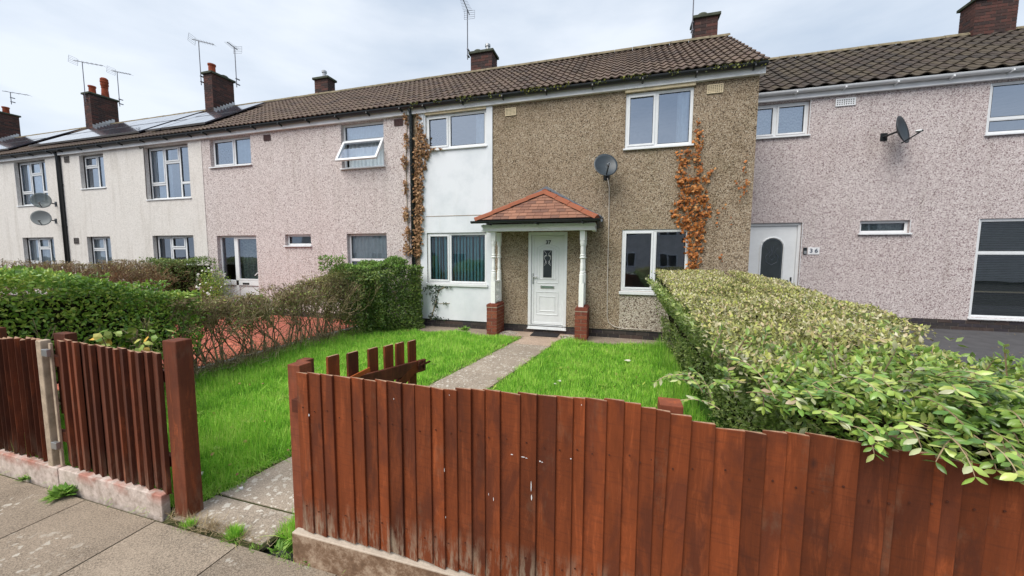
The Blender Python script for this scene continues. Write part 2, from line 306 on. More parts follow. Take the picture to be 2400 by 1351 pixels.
def inst(name, me, parent, loc, rot=(0, 0, 0), sc=(1, 1, 1)):
    o = bpy.data.objects.new(name, me); col.objects.link(o); o.location = loc; o.rotation_euler = rot; o.scale = sc
    if parent: o.parent = parent; o.matrix_parent_inverse = Matrix.Translation(parent.location).inverted() if parent.type == 'EMPTY' and not parent.parent else Matrix()
    return o
def npmesh(name, V, Fc, mat):
    m = bpy.data.meshes.new(name); k = Fc.shape[1]; m.vertices.add(len(V)); m.vertices.foreach_set('co', V.astype(np.float32).ravel())
    m.loops.add(Fc.size); m.loops.foreach_set('vertex_index', Fc.astype(np.int32).ravel()); m.polygons.add(len(Fc))
    m.polygons.foreach_set('loop_start', np.arange(0, Fc.size, k, dtype=np.int32)); m.polygons.foreach_set('loop_total', np.full(len(Fc), k, dtype=np.int32))
    m.update(calc_edges=True); m.validate(); m.materials.append(M[mat]); return m
def nrm(a): return a/np.maximum(np.linalg.norm(a, axis=-1, keepdims=True), 1e-9)
LEAF_V = np.array([(0, 0, 0), (0, .5, .06), (0, 1, -.04), (-.27, .45, -.02), (.27, .45, -.02)]); LEAF_F = np.array([(0, 4, 1), (4, 2, 1), (2, 3, 1), (3, 0, 1)])
BIG_V = np.array([(0, 0, 0), (0, .3, .05), (0, .65, .05), (0, 1, -.08), (-.15, .22, -.02), (-.23, .48, -.04), (-.14, .78, -.06), (.15, .22, -.02), (.23, .48, -.04), (.14, .78, -.06)])
BIG_F = np.array([(0, 7, 1), (7, 8, 1), (8, 2, 1), (8, 9, 2), (9, 3, 2), (3, 6, 2), (6, 5, 2), (5, 1, 2), (5, 4, 1), (4, 0, 1)])
BLADE_V = np.array([(-.5, 0, 0), (.5, 0, 0), (-.4, .5, .12), (.4, .5, .12), (0, 1, .45)]); BLADE_F = np.array([(0, 1, 3), (0, 3, 2), (2, 3, 4)])
IVY_V = np.array([(0, 0, 0), (0, .55, .08), (0, 1, -.1), (-.5, .35, 0), (.5, .35, 0), (-.3, .75, -.02), (.3, .75, -.02)]); IVY_F = np.array([(0, 4, 1), (4, 6, 1), (6, 2, 1), (2, 5, 1), (5, 3, 1), (3, 0, 1)])
def scatter(tv, tf, P, A, Nn, S, W=None):
    """A = direction of the leaf's length, Nn = its face normal; returns V, F"""
    A = nrm(A); X = nrm(np.cross(A, Nn)); Z = np.cross(X, A); n = len(P)
    S = np.broadcast_to(np.asarray(S, float), (n,)); Wd = S if W is None else np.broadcast_to(np.asarray(W, float), (n,))
    V = P[:, None]+X[:, None]*(tv[None, :, 0:1]*Wd[:, None, None])+A[:, None]*(tv[None, :, 1:2]*S[:, None, None])+Z[:, None]*(tv[None, :, 2:3]*S[:, None, None])
    Fc = tf[None]+np.arange(n)[:, None, None]*len(tv)
    return V.reshape(-1, 3), Fc.reshape(-1, tf.shape[1])
def put(name, me, parent=None):
    o = bpy.data.objects.new(name, me); col.objects.link(o)
    if parent: o.parent = parent; o.matrix_parent_inverse = Matrix.Translation(parent.location).inverted()
    return o
def rv(n): return rng.normal(size=(n, 3))
def text_mesh(s, size, mat, depth=.004):
    cu = bpy.data.curves.new('lettering', 'FONT'); cu.body = s; cu.size = size; cu.extrude = depth; cu.align_x = 'CENTER'; cu.align_y = 'CENTER'; cu.offset = .003*size/.1
    o = bpy.data.objects.new('tmp', cu); col.objects.link(o); dg = bpy.context.evaluated_depsgraph_get(); m = bpy.data.meshes.new_from_object(o.evaluated_get(dg))
    bpy.data.objects.remove(o); m.materials.clear(); m.materials.append(M[mat]); return m
# ------------------------------------------------------------------ ground
MB().quad((-260, -260, -.06), (260, -260, -.06), (260, 300, -.06), (-260, 300, -.06)).build('ground', 'asphalt')
bpy.data.objects['ground']['kind'] = 'structure'
# back gardens and neighbouring front plots: plain soil/grass sheets
tag(MB().box(-40, -5.95, 1.6, 7.92, -.055, -.012).build('garden_ground', 'earth'), kind='structure')
tag(MB().box(-5.95, 2.3, 1.6, 7.92, -.055, -.008).build('lawn_ground', 'lawnsoil'), kind='structure')
tag(MB().box(-60, 40, 13.2, 60, -.055, -.01).build('back_garden_ground', 'lawnsoil'), kind='structure')
# strip of bare concrete along house 37
tag(MB().box(-5.4, 2.28, 7.36, 7.92, -.05, .012).build('concrete_strip', 'slab'), kind='structure')
# tarmac drive of the right-hand house (gently rising to the wall)
dm = MB(); dm.quad((2.32, 2.3, .0), (14, 2.3, .0), (14, 10.0, .21), (2.32, 10.0, .21)); tag(dm.build('driveway', 'tarmac'), kind='structure')
# street pavement: slabs
pav = empty('pavement', (0, 0, 0), kind='structure')
MB().box(-14, 9, -1.2, 1.515, -.055, -.012).build('joint_bed', 'moss', pav)
sl = MB().box(-.346, .346, -.455, .455, -.045, 0).mesh('slab', 'slab')
for iy, yc in enumerate((1.045, .125, -.795)):
    for ix in range(-16, 13):
        xc = -2.81-.35+ix*.702+(0 if iy % 2 == 0 else .35)
        if iy and (xc < -7 or xc > 4): continue
        inst('slab', sl, pav, (xc, yc, random.uniform(-.003, .003)), (random.uniform(-.004, .004), random.uniform(-.004, .004), random.uniform(-.003, .003)))
# garden path
path = empty('garden_path', (0, 0, 0), kind='structure')
def pedge(y): return -1.87-(7.71-y)*.138, -1.13-(7.51-y)*.141
pj = [1.53, 1.80, 2.83, 3.88, 4.93, 5.88, 6.80, 7.46]
for i in range(len(pj)-1):
    y0, y1 = pj[i]+.008, pj[i+1]-.008; (a, b), (c, d) = pedge(y0), pedge(y1); z = .014+random.uniform(-.004, .004)
    q = MB(); q.v = [(a, y0, z-.05), (b, y0, z-.05), (d, y1, z-.05), (c, y1, z-.05), (a, y0, z), (b, y0, z), (d, y1, z), (c, y1, z)]
    q.f = [(4, 5, 6, 7), (0, 1, 5, 4), (1, 2, 6, 5), (2, 3, 7, 6), (3, 0, 4, 7)]
    o = q.build('slab', 'stepslab' if i == len(pj)-2 else 'pathslab', path, bevel=.006)
MB().quad((-2.75, 1.5, .004), (-1.95, 1.5, .004), (-1.1, 7.5, .004), (-1.9, 7.5, .004)).build('joint_bed', 'moss', path)
# front step slab under the porch
MB().box(-2.45, -.90, 7.47, 7.91, .0, .022).build('slab', 'stepslab', path, bevel=.005)
# block paving in front of the pink house
bp_ = empty('block_paving', (0, 0, 0), kind='structure')
MB().box(-11.0, -5.95, 2.6, 7.86, -.05, .03).build('sand_bed', 'moss', bp_)
pm = MB().box(-.098, .098, -.048, .048, -.03, 0).mesh('paver', 'paver'); spots = []
for j in range(52):
    for i in range(26):
        x = -6.06-i*.2-(.1 if j % 2 else 0); y = 2.72+j*.1
        if x > -10.9 and y < 7.84: spots.append((x, y))
spots.sort(key=lambda s: s[0]**2+s[1]**2*1.3)
near = [s for s in spots if s[0] > -9.4]; far = [s for s in spots if s[0] <= -9.4]
near, far = near[:300], near[300:]+far
for x, y in near: inst('paver', pm, bp_, (x, y, .045+random.uniform(-.002, .002)))
q = MB()
for x, y in far: q.box(x-.098, x+.098, y-.048, y+.048, .015, .045+random.uniform(-.002, .002))
tag(q.build('distant_pavers', 'paver', bp_), kind='stuff')
km = MB().box(-.05, .05, -.145, .145, -.05, .0).mesh('kerb_block', 'lead')
for i in range(17): inst('kerb_block', km, bp_, (-5.89, 2.8+i*.3, .045))
# ------------------------------------------------------------------ houses
S_ = 1.91/2.85; PITCH = math.atan(S_)
def tile_mesh(name, wdt, length, waves, amp, mat):
    n = 12*waves if waves == 1 else 14; V = []; Fc = []; th = .016
    for row, (y, dz) in enumerate(((0, .024), (length*.5, .012), (length, 0))):
        for i in range(n+1):
            t = i/n; ph = 2*math.pi*waves*t; z = amp*(.5+.5*math.sin(ph))**1.3*1.6
            V.append((wdt*(t-.5)*1.04, y, z+dz))
    for i in range(n+1): x, y, z = V[i]; V.append((x, y+.004, z-th-.006))
    for r in range(2):
        for i in range(n): a = r*(n+1)+i; Fc.append((a, a+1, a+n+2, a+n+1))
    b = 3*(n+1)
    for i in range(n): Fc.append((i+1, i, b+i, b+i+1))
    m = bpy.data.meshes.new(name); m.from_pydata(V, [], Fc); m.materials.append(M[mat]); m.shade_smooth()
    m.set_sharp_from_angle(angle=math.radians(50)); return m
TD = tile_mesh('double_roll_tile', .30, .36, 2, .018, 'tile37'); TS = tile_mesh('pantile', .28, .36, 1, .028, 'tile36')
BR = MB().box(-.1075, .1075, -.051, .051, -.0325, .0325)
BRm = {k: BR.mesh('brick', k) for k in ('brick', 'oldbrick', 'bluebrick')}
def holes_wall(q, x0, x1, z0, z1, Y, ops, depth):
    xs = sorted({x0, x1, *[v for o in ops for v in o[:2]]}); zs = sorted({z0, z1, *[v for o in ops for v in o[2:4]]})
    xs = [x for x in xs if x0 <= x <= x1]; zs = [z for z in zs if z0 <= z <= z1]
    for i in range(len(xs)-1):
        for j in range(len(zs)-1):
            cx, cz = (xs[i]+xs[i+1])/2, (zs[j]+zs[j+1])/2
            if any(o[0] < cx < o[1] and o[2] < cz < o[3] for o in ops): continue
            q.quad((xs[i], Y, zs[j]), (xs[i+1], Y, zs[j]), (xs[i+1], Y, zs[j+1]), (xs[i], Y, zs[j+1]))
    for a, b, c, d in [o[:4] for o in ops]:
        y2 = Y+depth
        q.quad((a, Y, c), (a, Y, d), (a, y2, d), (a, y2, c)); q.quad((b, Y, d), (b, Y, c), (b, y2, c), (b, y2, d))
        q.quad((a, Y, d), (b, Y, d), (b, y2, d), (a, y2, d)); q.quad((b, Y, c), (a, Y, c), (a, y2, c), (b, y2, c))
def frame_rect(q, x0, x1, z0, z1, y0, y1, t):
    q.box(x0, x0+t, y0, y1, z0, z1); q.box(x1-t, x1, y0, y1, z0, z1); q.box(x0+t, x1-t, y0, y1, z1-t, z1); q.box(x0+t, x1-t, y0, y1, z0, z0+t)
def drape(x0, x1, z0, z1, y, amp, per, nseg=None):
    n = max(6, int((x1-x0)/per*6)); q = MB(); pts = []
    ph = random.random()*6
    for i in range(n+1):
        x = x0+(x1-x0)*i/n; pts.append((x, y+amp*math.sin(2*math.pi*x/per+ph)+amp*.4*math.sin(2*math.pi*x/per*.37)))
    for i in range(n): q.quad((pts[i][0], pts[i][1], z0), (pts[i+1][0], pts[i+1][1], z0), (pts[i+1][0], pts[i+1][1], z1), (pts[i][0], pts[i][1], z1))
    return q
def window(house, x0, x1, z0, z1, Y, rec, lights, sill=.05, glassm='glass', curt=None, ft=.045, label=None, sillw=.03, sb=0):
    """lights: (fx0,fx1,fz0,fz1,casement) fractions of the opening"""
    y = Y+rec; q = MB(); q.box(x0, x0+ft, y, y+.06, z0, z1); q.box(x1-ft, x1, y, y+.06, z0, z1); q.box(x0+ft, x1-ft, y, y+.06, z1-ft, z1); q.box(x0+ft, x1-ft, y, y+.06, z0, z0+ft)
    wn = q.build('window', 'pvc', house, bevel=.006)
    if label: wn['label'] = label
    L, H = x1-x0, z1-z0
    for fx0, fx1, fz0, fz1, cas in lights:
        a, b, c, d = x0+L*fx0, x0+L*fx1, z0+H*fz0, z0+H*fz1
        if fx0 > .01: MB().box(a-.022, a+.022, y+.003, y+.057, c+.01 if fz0 < .01 else c, d-.01).build('mullion', 'pvc', wn)
        if fz0 > .01: MB().box(a+.024, b-.024, y+.003, y+.057, c-.022, c+.022).build('transom', 'pvc', wn)
        m = .024
        aa, bb, cc, dd = a+(m if fx0 > .01 else ft), b-(m if fx1 < .99 else ft), c+(m if fz0 > .01 else ft), d-(m if fz1 < .99 else ft)
        if cas == 'open':
            pv = Vector(((aa+bb)/2, y-.015, dd)); hh = dd-cc; ww = bb-aa; q = MB(); frame_rect(q, -ww/2-.02, ww/2+.02, -hh-.02, 0, -.05, .0, .06)
            s = q.build('open_sash', 'pvc', wn, bevel=.006); s.location = pv; s.rotation_euler = (math.radians(-30), 0, 0)
            g = MB().quad((-ww/2+.03, -.02, -hh+.03), (ww/2-.03, -.02, -hh+.03), (ww/2-.03, -.02, -.05), (-ww/2+.03, -.02, -.05)).build('pane', 'glass', wn); g.location = pv; g.rotation_euler = (math.radians(-30), 0, 0)
            continue
        if cas:
            q = MB(); frame_rect(q, aa, bb, cc, dd, y-.012, y+.05, .038); q.build('sash', 'pvc', wn, bevel=.005); aa += .038; bb -= .038; cc += .038; dd -= .038
        else:
            q = MB(); frame_rect(q, aa, bb, cc, dd, y+.006, y+.05, .012); q.build('glazing_bead', 'pvc', wn); aa += .012; bb -= .012; cc += .012; dd -= .012
        MB().quad((aa, y+.025, cc), (bb, y+.025, cc), (bb, y+.025, dd), (aa, y+.025, dd)).build('pane', glassm, wn)
        q = MB(); frame_rect(q, aa, bb, cc, dd, y+.004, y+.02, .006); q.build('gasket', 'black', wn)
    if sill: MB().box(x0-sillw, x1+sillw, Y-sill, y+.03, z0-.035-sb, z0-.002).build('sill', 'pvc', wn, bevel=.005)
    if curt: curt(wn, x0+ft, x1-ft, z0, z1, y+.10)
    return wn
def vent(house, cx, cz, Y, w_, h_, mat, nx=7, nz=5):
    q = MB(); q.box(cx-w_/2, cx+w_/2, Y-.006, Y, cz-h_/2, cz+h_/2); v = q.build('vent', 'dark', house); q = MB(); t = w_*.05
    frame_rect(q, cx-w_/2, cx+w_/2, cz-h_/2, cz+h_/2, Y-.02, Y-.007, t*1.4)
    for i in range(1, nx):
        x = cx-w_/2+t+(w_-2*t)*i/nx; q.box(x-t*.55, x+t*.55, Y-.018, Y-.007, cz-h_/2+t, cz+h_/2-t)
    for j in range(1, nz):
        z = cz-h_/2+t+(h_-2*t)*j/nz; q.box(cx-w_/2+t, cx+w_/2-t, Y-.016, Y-.008, z-t*.5, z+t*.5)
    q.build('vent_grille', mat, v)
def brick_block(parent, x0, x1, y0, y1, z0, z1, bm, mortar, faces=('front', 'right', 'left')):
    """a built pier or stack: mortar core with single bricks standing proud"""
    MB().box(x0+.006, x1-.006, y0+.006, y1-.006, z0, z1).build('mortar_core', mortar, parent)
    nc = max(1, round((z1-z0)/.075)); h = (z1-z0)/nc; me = BRm[bm]
    for c in range(nc):
        z = z0+(c+.5)*h; 
        for fc in faces:
            if fc == 'front': n = max(1, round((x1-x0)/.225)); 
            else: n = max(1, round((y1-y0)/.225))
            Lx = (x1-x0) if fc == 'front' else (y1-y0); st = Lx/n; off = (c % 2)*.5
            e = -off
            while e < n-.01:
                a = max(0, e)*st; b = min(n, e+1)*st; e += 1
                if b-a < .02: continue
                mid = (a+b)/2; ln = (b-a-.010)/.215; sh = random.uniform(-.0015, .0015)
                if fc == 'front': inst('brick', me, parent, (x0+mid, y0+.051-.001+sh, z), (0, 0, 0), (ln, 1, (h-.010)/.065))
                elif fc == 'right':
                    a2 = mid; inst('brick', me, parent, (x1-.051+.001+sh, y0+a2, z), (0, 0, math.pi/2), (ln, 1, (h-.010)/.065))
                else: inst('brick', me, parent, (x0+.051-.001+sh, y0+mid, z), (0, 0, math.pi/2), (ln, 1, (h-.010)/.065))
def chimney(house, x0, x1, y0, y1, z0, z1, pots=(), seen='right'):
    ch = MB().box(x0-.05, x1+.05, y0-.05, y1+.05, z1, z1+.07).build('chimney', 'capconc', house, bevel=.01)
    brick_block(ch, x0, x1, y0, y1, z0, z1-.0, 'oldbrick', 'darkmortar', ('front', seen))
    for fx, fy, kind in pots:
        c = (x0+(x1-x0)*fx, y0+(y1-y0)*fy, z1+.071)
        if kind == 'clay': MB().lathe(c, [(.13, 0), (.13, .03), (.105, .06), (.10, .24), (.12, .26), (.12, .31), (.09, .31), (.085, .2)], 14).build('chimney_pot', 'pot', ch, smooth=False)
        if kind == 'cowl': MB().lathe(c, [(.13, 0), (.12, .05), (.10, .38), (.12, .40), (.10, .42), (.125, .5), (.125, .56), (.11, .575), (.13, .60), (.13, .66), (.115, .675), (.125, .70), (.12, .75), (.08, .79)], 14).build('chimney_pot', 'pot', ch)
        if kind == 'steel': MB().lathe(c, [(.06, 0), (.06, .2), (.08, .2), (.08, .26), (.05, .28)], 12).build('flue_pipe', 'steel', ch)
        if kind == 'low': MB().lathe(c, [(.15, 0), (.15, .05), (.11, .10), (.04, .13)], 12).build('chimney_pot', 'capconc', ch)
    return ch
def flash(ch, x, y0, y1, z0):
    q = MB(); n = 7
    for i in range(n):
        a, b = y0+(y1-y0)*i/n, y0+(y1-y0)*(i+1)/n; za = z0+(a-y0)*S_; q.box(x+.004, x+.010, a, b, za-.12, za+.17)
    q.build('lead_flashing', 'steel', ch)
def house(label, x0, x1, Y, dz, wallm, ops, tiles=None, eaveend=(0, 0), gut='black'):
    h = empty('terraced_house', ((x0+x1)/2, Y, 0), label, 'house', 'terraced houses in the row')
    fl = .18+dz; top = 4.96+dz; D = 5.28
    q = MB(); holes_wall(q, x0, x1, fl, top, Y, ops, .10)
    q.quad((x0, Y, fl), (x0, Y, top), (x0, Y+D, top), (x0, Y+D, fl)); q.quad((x1, Y, top), (x1, Y, fl), (x1, Y+D, fl), (x1, Y+D, top))
    q.quad((x1, Y+D, fl), (x0, Y+D, fl), (x0, Y+D, top), (x1, Y+D, top)); zr = 5.12+dz+(2.85)*S_; 
    for x in (x0, x1): q.poly([(x, Y, top), (x, Y+D, top), (x, Y+D/2, top+(D/2)*S_)])
    q.build('wall', wallm, h)
    MB().box(x0+.02, x1-.02, Y+.10, Y+D-.05, 2.40+dz, 2.52+dz).build('upper_floor', 'room', h)
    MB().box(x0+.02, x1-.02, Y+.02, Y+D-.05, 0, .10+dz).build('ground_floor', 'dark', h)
    MB().quad((x0+.02, Y+2.6, 0), (x1-.02, Y+2.6, 0), (x1-.02, Y+2.6, top), (x0+.02, Y+2.6, top)).build('inner_wall', 'room', h)
    MB().quad((x0+.02, Y+.1, top), (x1-.02, Y+.1, top), (x1-.02, Y+D, top), (x0+.02, Y+D, top)).build('upper_ceiling', 'room', h)
    e0, e1 = x0-eaveend[0], x1+eaveend[1]
    MB().box(e0+.001, e1-.001, Y-.075, Y-.05, top, top+.19).build('fascia', 'fascia', h)
    MB().box(e0+.001, e1-.001, Y-.05, Y+.02, top, top+.02).build('soffit', 'fascia', h)
    # gutter (half round) + brackets
    q = MB(); yc, zc, r = Y-.14, top+.155, .06; n = 10
    pr = [(yc+r*math.cos(math.pi+math.pi*i/n), zc+r*math.sin(math.pi+math.pi*i/n)) for i in range(n+1)]
    for i in range(n):
        (a, b), (c, d) = pr[i], pr[i+1]; q.quad((e0, a, b), (e1, a, b), (e1, c, d), (e0, c, d)); q.quad((e0, a, b+.004), (e0, c, d+.004), (e1, c, d+.004), (e1, a, b+.004))
    for xx in (e0, e1): q.poly([(xx, a, b) for a, b in pr])
    g = q.build('gutter', 'pvc' if gut == 'pvc' else 'black', h, smooth=False)
    nb = int((e1-e0)/.85)
    bm_ = MB().obox((0, -.075, -.07), (0, .075, -.10), .022, .035).mesh('gutter_bracket', 'pvc' if gut == 'pvc' else 'black')
    for i in range(nb): inst('gutter_bracket', bm_, g, (e0+.4+i*(e1-e0-.6)/max(1, nb-1), yc, zc+.02))
    # roof deck
    ye, ze = Y-.21, 5.12+dz; yr = Y+D/2-.01; zr = ze+(yr-ye)*S_
    q = MB(); q.quad((e0, ye+.02, ze-.03), (e1, ye+.02, ze-.03), (e1, yr, zr-.045), (e0, yr, zr-.045)); q.quad((e1, Y+D+.2, ze-.03), (e0, Y+D+.2, ze-.03), (e0, yr, zr-.045), (e1, yr, zr-.045))
    rf = q.build('roof', 'dark', h)
    if tiles:
        me, tw = tiles; sl = math.hypot(yr-ye, zr-ze); rows = 11; g_ = sl/rows; nx_ = max(1, round((e1-e0)/tw)); tw2 = (e1-e0)/nx_
        for r in range(rows):
            for i in range(nx_):
                yy = ye+(yr-ye)*r/rows; zz = ze+(zr-ze)*r/rows
                inst('tile', me, rf, (e0+tw2*(i+.5), yy, zz), (PITCH-.012+random.uniform(-.006, .006), random.uniform(-.006, .006), random.uniform(-.006, .006)), (tw2/tw, 1, 1))
    rt = MB(); n = max(1, round((e1-e0)/.45)); lw = (e1-e0)/n
    rm = MB(); sg = 6; pts = [(.12*math.cos(math.pi*i/sg), .12*math.sin(math.pi*i/sg)*.8) for i in range(sg+1)]
    for i in range(sg): (a, b), (c, d) = pts[i], pts[i+1]; rm.quad((0, a, b), (0, c, d), (lw-.008, c, d), (lw-.008, a, b))
    rm.poly([(0, a, b) for a, b in pts]); rme = rm.mesh('ridge_tile', 'ridgemortar')
    for i in range(n): inst('ridge_tile', rme, rf, (e0+i*lw, yr, zr-.02+random.uniform(-.004, .004)))
    return h
YF = 7.92; Y6 = 10.0; DZ6 = .24
def R4(tl, br, Y=YF, tr=None):     # opening from two photo corners (+ optional top right for averaging)
    x0, z1 = F(*tl, Y); x1, z0 = F(*br, Y); return x0, x1, z0, z1
def plinth(h, x0, x1, Y, z0, z1, rows):
    p = MB().box(x0, x1, Y+.0, Y+.2, z0-.05, z1-.004).build('plinth', 'darkmortar', h); n = round((x1-x0)/.225); st = (x1-x0)/n; hh = (z1-z0)/rows
    for r in range(rows):
        for i in range(n):
            x = x0+(i+.5)*st+(st*.5 if r % 2 else 0)
            if x+st/2 > x1+.01: continue
            inst('brick', BRm['bluebrick'], p, (x, Y+.051-.008+random.uniform(-.002, .002), z0+(r+.5)*hh), (0, 0, 0), ((st-.012)/.215, 1, (hh-.010)/.065))
    return p
def net(mat='net', gap=None, per=.11, amp=.018):
    def f(wn, x0, x1, z0, z1, y):
        drape(x0, x1, z0, z1, y, amp, per).build('curtain', mat, wn, smooth=True)
    return f
def side_curtain(frac0, frac1, mat='net'):
    def f(wn, x0, x1, z0, z1, y):
        L = x1-x0; drape(x0+L*frac0, x0+L*frac1, z0, z1, y, .03, .13).build('curtain', mat, wn, smooth=True)
    return f
def vblind(wn, x0, x1, z0, z1, y):
    me = MB().quad((-.045, 0, 0), (.045, 0, 0), (.045, 0, 1), (-.045, 0, 1)).mesh('blind_slat', 'blindteal'); n = int((x1-x0)/.083)
    for i in range(n):
        x = x0+.03+i*.083; o = inst('blind_slat', me, wn, (x, y+.03, z0+.03), (random.uniform(-.01, .01), (random.uniform(-.05, .02) if i < 6 else random.uniform(-.006, .006)), math.radians(-33 if i > 5 else random.uniform(-50, -15))), (1, 1, z1-z0-.1))
    MB().box(x0, x1, y, y+.05, z1-.09, z1-.06).build('blind_rail', 'pvc', wn)
two = lambda f, a=True, b=False: [(0, f, 0, 1, a), (f, 1, 0, 1, b)]
# ---- house 37
o37 = [R4((997.4, 272.9), (1140.3, 341)), R4((1467.8, 220.8), (1621.4, 338.5)), R4((1000.6, 546.6), (1141.0, 667)), R4((1458.5, 538.7), (1609, 687))]
o37[0] = (o37[0][0], o37[0][1], 2.46+1.70-.0, 4.93) if False else o37[0]
d37 = (-1.95, -1.10, .12, 2.22)
h37 = house('brown pebbledashed house with white left panel, tiled porch and door number 37', -4.78, 2.30, YF, 0, 'dash37', o37+[(d37[0], d37[1], .18, d37[3])], (TD, .30), (0, .07))
q = MB(); holes_wall(q, -4.60, -2.78, .19, 4.955, YF-.012, [o37[0], o37[2]], .012); q.build('white_panel', 'white_render', h37)
for xa, xb in ((-4.60, -4.46), (-2.92, -2.78)): MB().box(xa, xb, YF-.028, YF-.0125, 2.62, 4.952).build('panel_strip', 'white_render', h37)
MB().box(-4.44, -2.93, YF-.018, YF-.0125, 2.615, 2.628).build('panel_bead', 'mortar', h37)
window(h37, *o37[0], YF, .02, two(.39), glassm='glass', curt=side_curtain(.83, .98), label='upstairs white window on the white panel')
window(h37, *o37[1], YF, .02, two(.47), glassm='glass', curt=side_curtain(.80, .98), label='large upstairs white window with a pale curtain at its right')
window(h37, *o37[2], YF, .02, two(.39), glassm='glasslow', curt=vblind, label='downstairs white window with teal vertical blinds', sb=.03)
window(h37, *o37[3], YF, .02, two(.5), glassm='glasslow', label='downstairs white window with an empty room behind', sb=.03)
MB().box(o37[1][0]-.02, o37[1][1]+.02, YF-.045, YF-.001, o37[1][3]+.005, 4.958).build('head_trim', 'cream', h37, bevel=.004)
MB().box(o37[0][0], o37[0][1], YF-.040, YF-.0285, o37[0][3]+.004, 4.958).build('head_trim', 'cream', h37, bevel=.004)
for p in ((1197, 263), (1676, 209)): x, z = F(*p, YF); vent(h37, x, z, YF, .24 if p[0] < 1300 else .27, .16, 'cream')
plinth(h37, -4.78, 2.30, YF, .0, .18, 2)
MB().box(-4.60, 2.29, YF-.014, YF-.002, .165, .182).build('damp_course', 'black', h37)
# cement patch under the right window
MB().box(0.0, 1.35, YF-.006, YF-.001, .19, o37[3][2]-.07).build('wall_patch', 'dashpatch', h37)
# door 37
dr = MB().box(d37[0]+.07, d37[1]-.07, YF+.035, YF+.075, .20, 2.15).build('door', 'pvc', h37, bevel=.004); dr['label'] = 'white front door numbered 37 with a narrow leaded glass light'
q = MB(); frame_rect(q, d37[0], d37[1], .12, 2.22, YF-.012, YF+.07, .068); q.box(d37[0]-.01, d37[1]+.01, YF-.05, YF+.07, .095, .119); q.build('door_frame', 'pvc', dr, bevel=.005)
dc = (d37[0]+d37[1])/2
def bead(x0, x1, z0, z1, y=YF+.028, t=.014, arch=0):
    q = MB(); P_ = [(x0, z0), (x1, z0), (x1, z1)]
    if arch: P_ += [(x1+(x0-x1)*i/8, z1+arch*math.sin(math.pi*i/8)) for i in range(1, 8)]
    P_ += [(x0, z1)]
    q.tube([(x, y+.006, z) for x, z in P_+[P_[0]]], t*.75, 6); return q.build('door_moulding', 'pvc', dr)
q = MB(); frame_rect(q, d37[0]+.072, d37[1]-.072, .20, 2.148, YF+.022, YF+.036, .05); q.build('door_stile', 'pvc', dr, bevel=.004)
bead(dc-.24, dc+.24, 1.12, 1.88, arch=.07); bead(dc-.18, dc+.18, 1.20, 1.84, arch=.06); bead(dc-.24, dc+.24, .42, .92); bead(dc-.17, dc+.17, .50, .82)
MB().box(dc-.125, dc+.125, YF+.022, YF+.034, 1.21, 1.86).build('light_frame', 'pvc', dr, bevel=.005)
gl = MB().box(dc-.095, dc+.095, YF+.016, YF+.0215, 1.24, 1.83).build('door_glass', 'glassdark', dr)
q = MB()
for sx in (-1, 1):
    q.tube([(dc+sx*.085, YF+.0135, 1.83), (dc+sx*.02, YF+.0135, 1.75), (dc+sx*.07, YF+.0135, 1.66), (dc+sx*.02, YF+.0135, 1.55), (dc+sx*.075, YF+.0135, 1.50)], .004, 5)
    q.tube([(dc+sx*.01, YF+.0135, 1.71), (dc+sx*.05, YF+.0135, 1.72), (dc+sx*.075, YF+.0135, 1.68)], [.004, .010, .003], 5); q.tube([(dc+sx*.03, YF+.0135, 1.60), (dc+sx*.06, YF+.0135, 1.53)], [.008, .003], 5)
q.build('leading', 'sign', dr)
MB().box(dc-.15, dc+.15, YF+.016, YF+.034, 1.005, 1.065).build('letterbox', 'steel', dr, bevel=.004)
MB().box(dc-.125, dc+.125, YF+.010, YF+.0155, 1.02, 1.05).build('letterbox_flap', plain('sage flap', (.16, .25, .20), .5), dr)
hd = MB().box(d37[0]+.095, d37[0]+.122, YF+.012, YF+.022, 1.09, 1.33).build('handle', 'steel', dr, bevel=.004)
MB().obox((d37[0]+.108, YF-.01, 1.25), (d37[0]+.215, YF-.01, 1.25), .018, .018).build('lever', 'steel', dr, bevel=.004)
inst('door_number', text_mesh('37', .115, 'ink'), dr, (dc+.01, YF+.028, 2.0), (math.pi/2, 0, 0))
# downpipe between 37 and 38
def pipe(h, x, Y, z0, z1, r=.036, mat='black', clips=(1.2, 2.6, 4.0)):
    q = MB().tube([(x, Y-.05, z0), (x, Y-.05, z1-.18), (x, Y-.14, z1)], r, 10); p = q.build('downpipe', mat, h, smooth=True)
    for z in clips: MB().box(x-.05, x+.07, Y-.06, Y-.0, z, z+.035).build('pipe_clip', mat, p)
k = N('mossy black downpipe', .5, .4); v = k.vec(); k.col(k.mix(k.ramp(k.noise(v, 38, 5, .75), (.56, 0), (.64, .8)), (.02, .028, .033), (.28, .32, .32))); M['oldpipe'] = k.m
pipe(h37, -4.77, YF, 1.05, 5.10, .045, 'oldpipe'); MB().tube([(-4.77, YF-.05, .0), (-4.77, YF-.05, 1.05)], .05, 10).build('clay_downpipe', 'ridgemortar', h37)
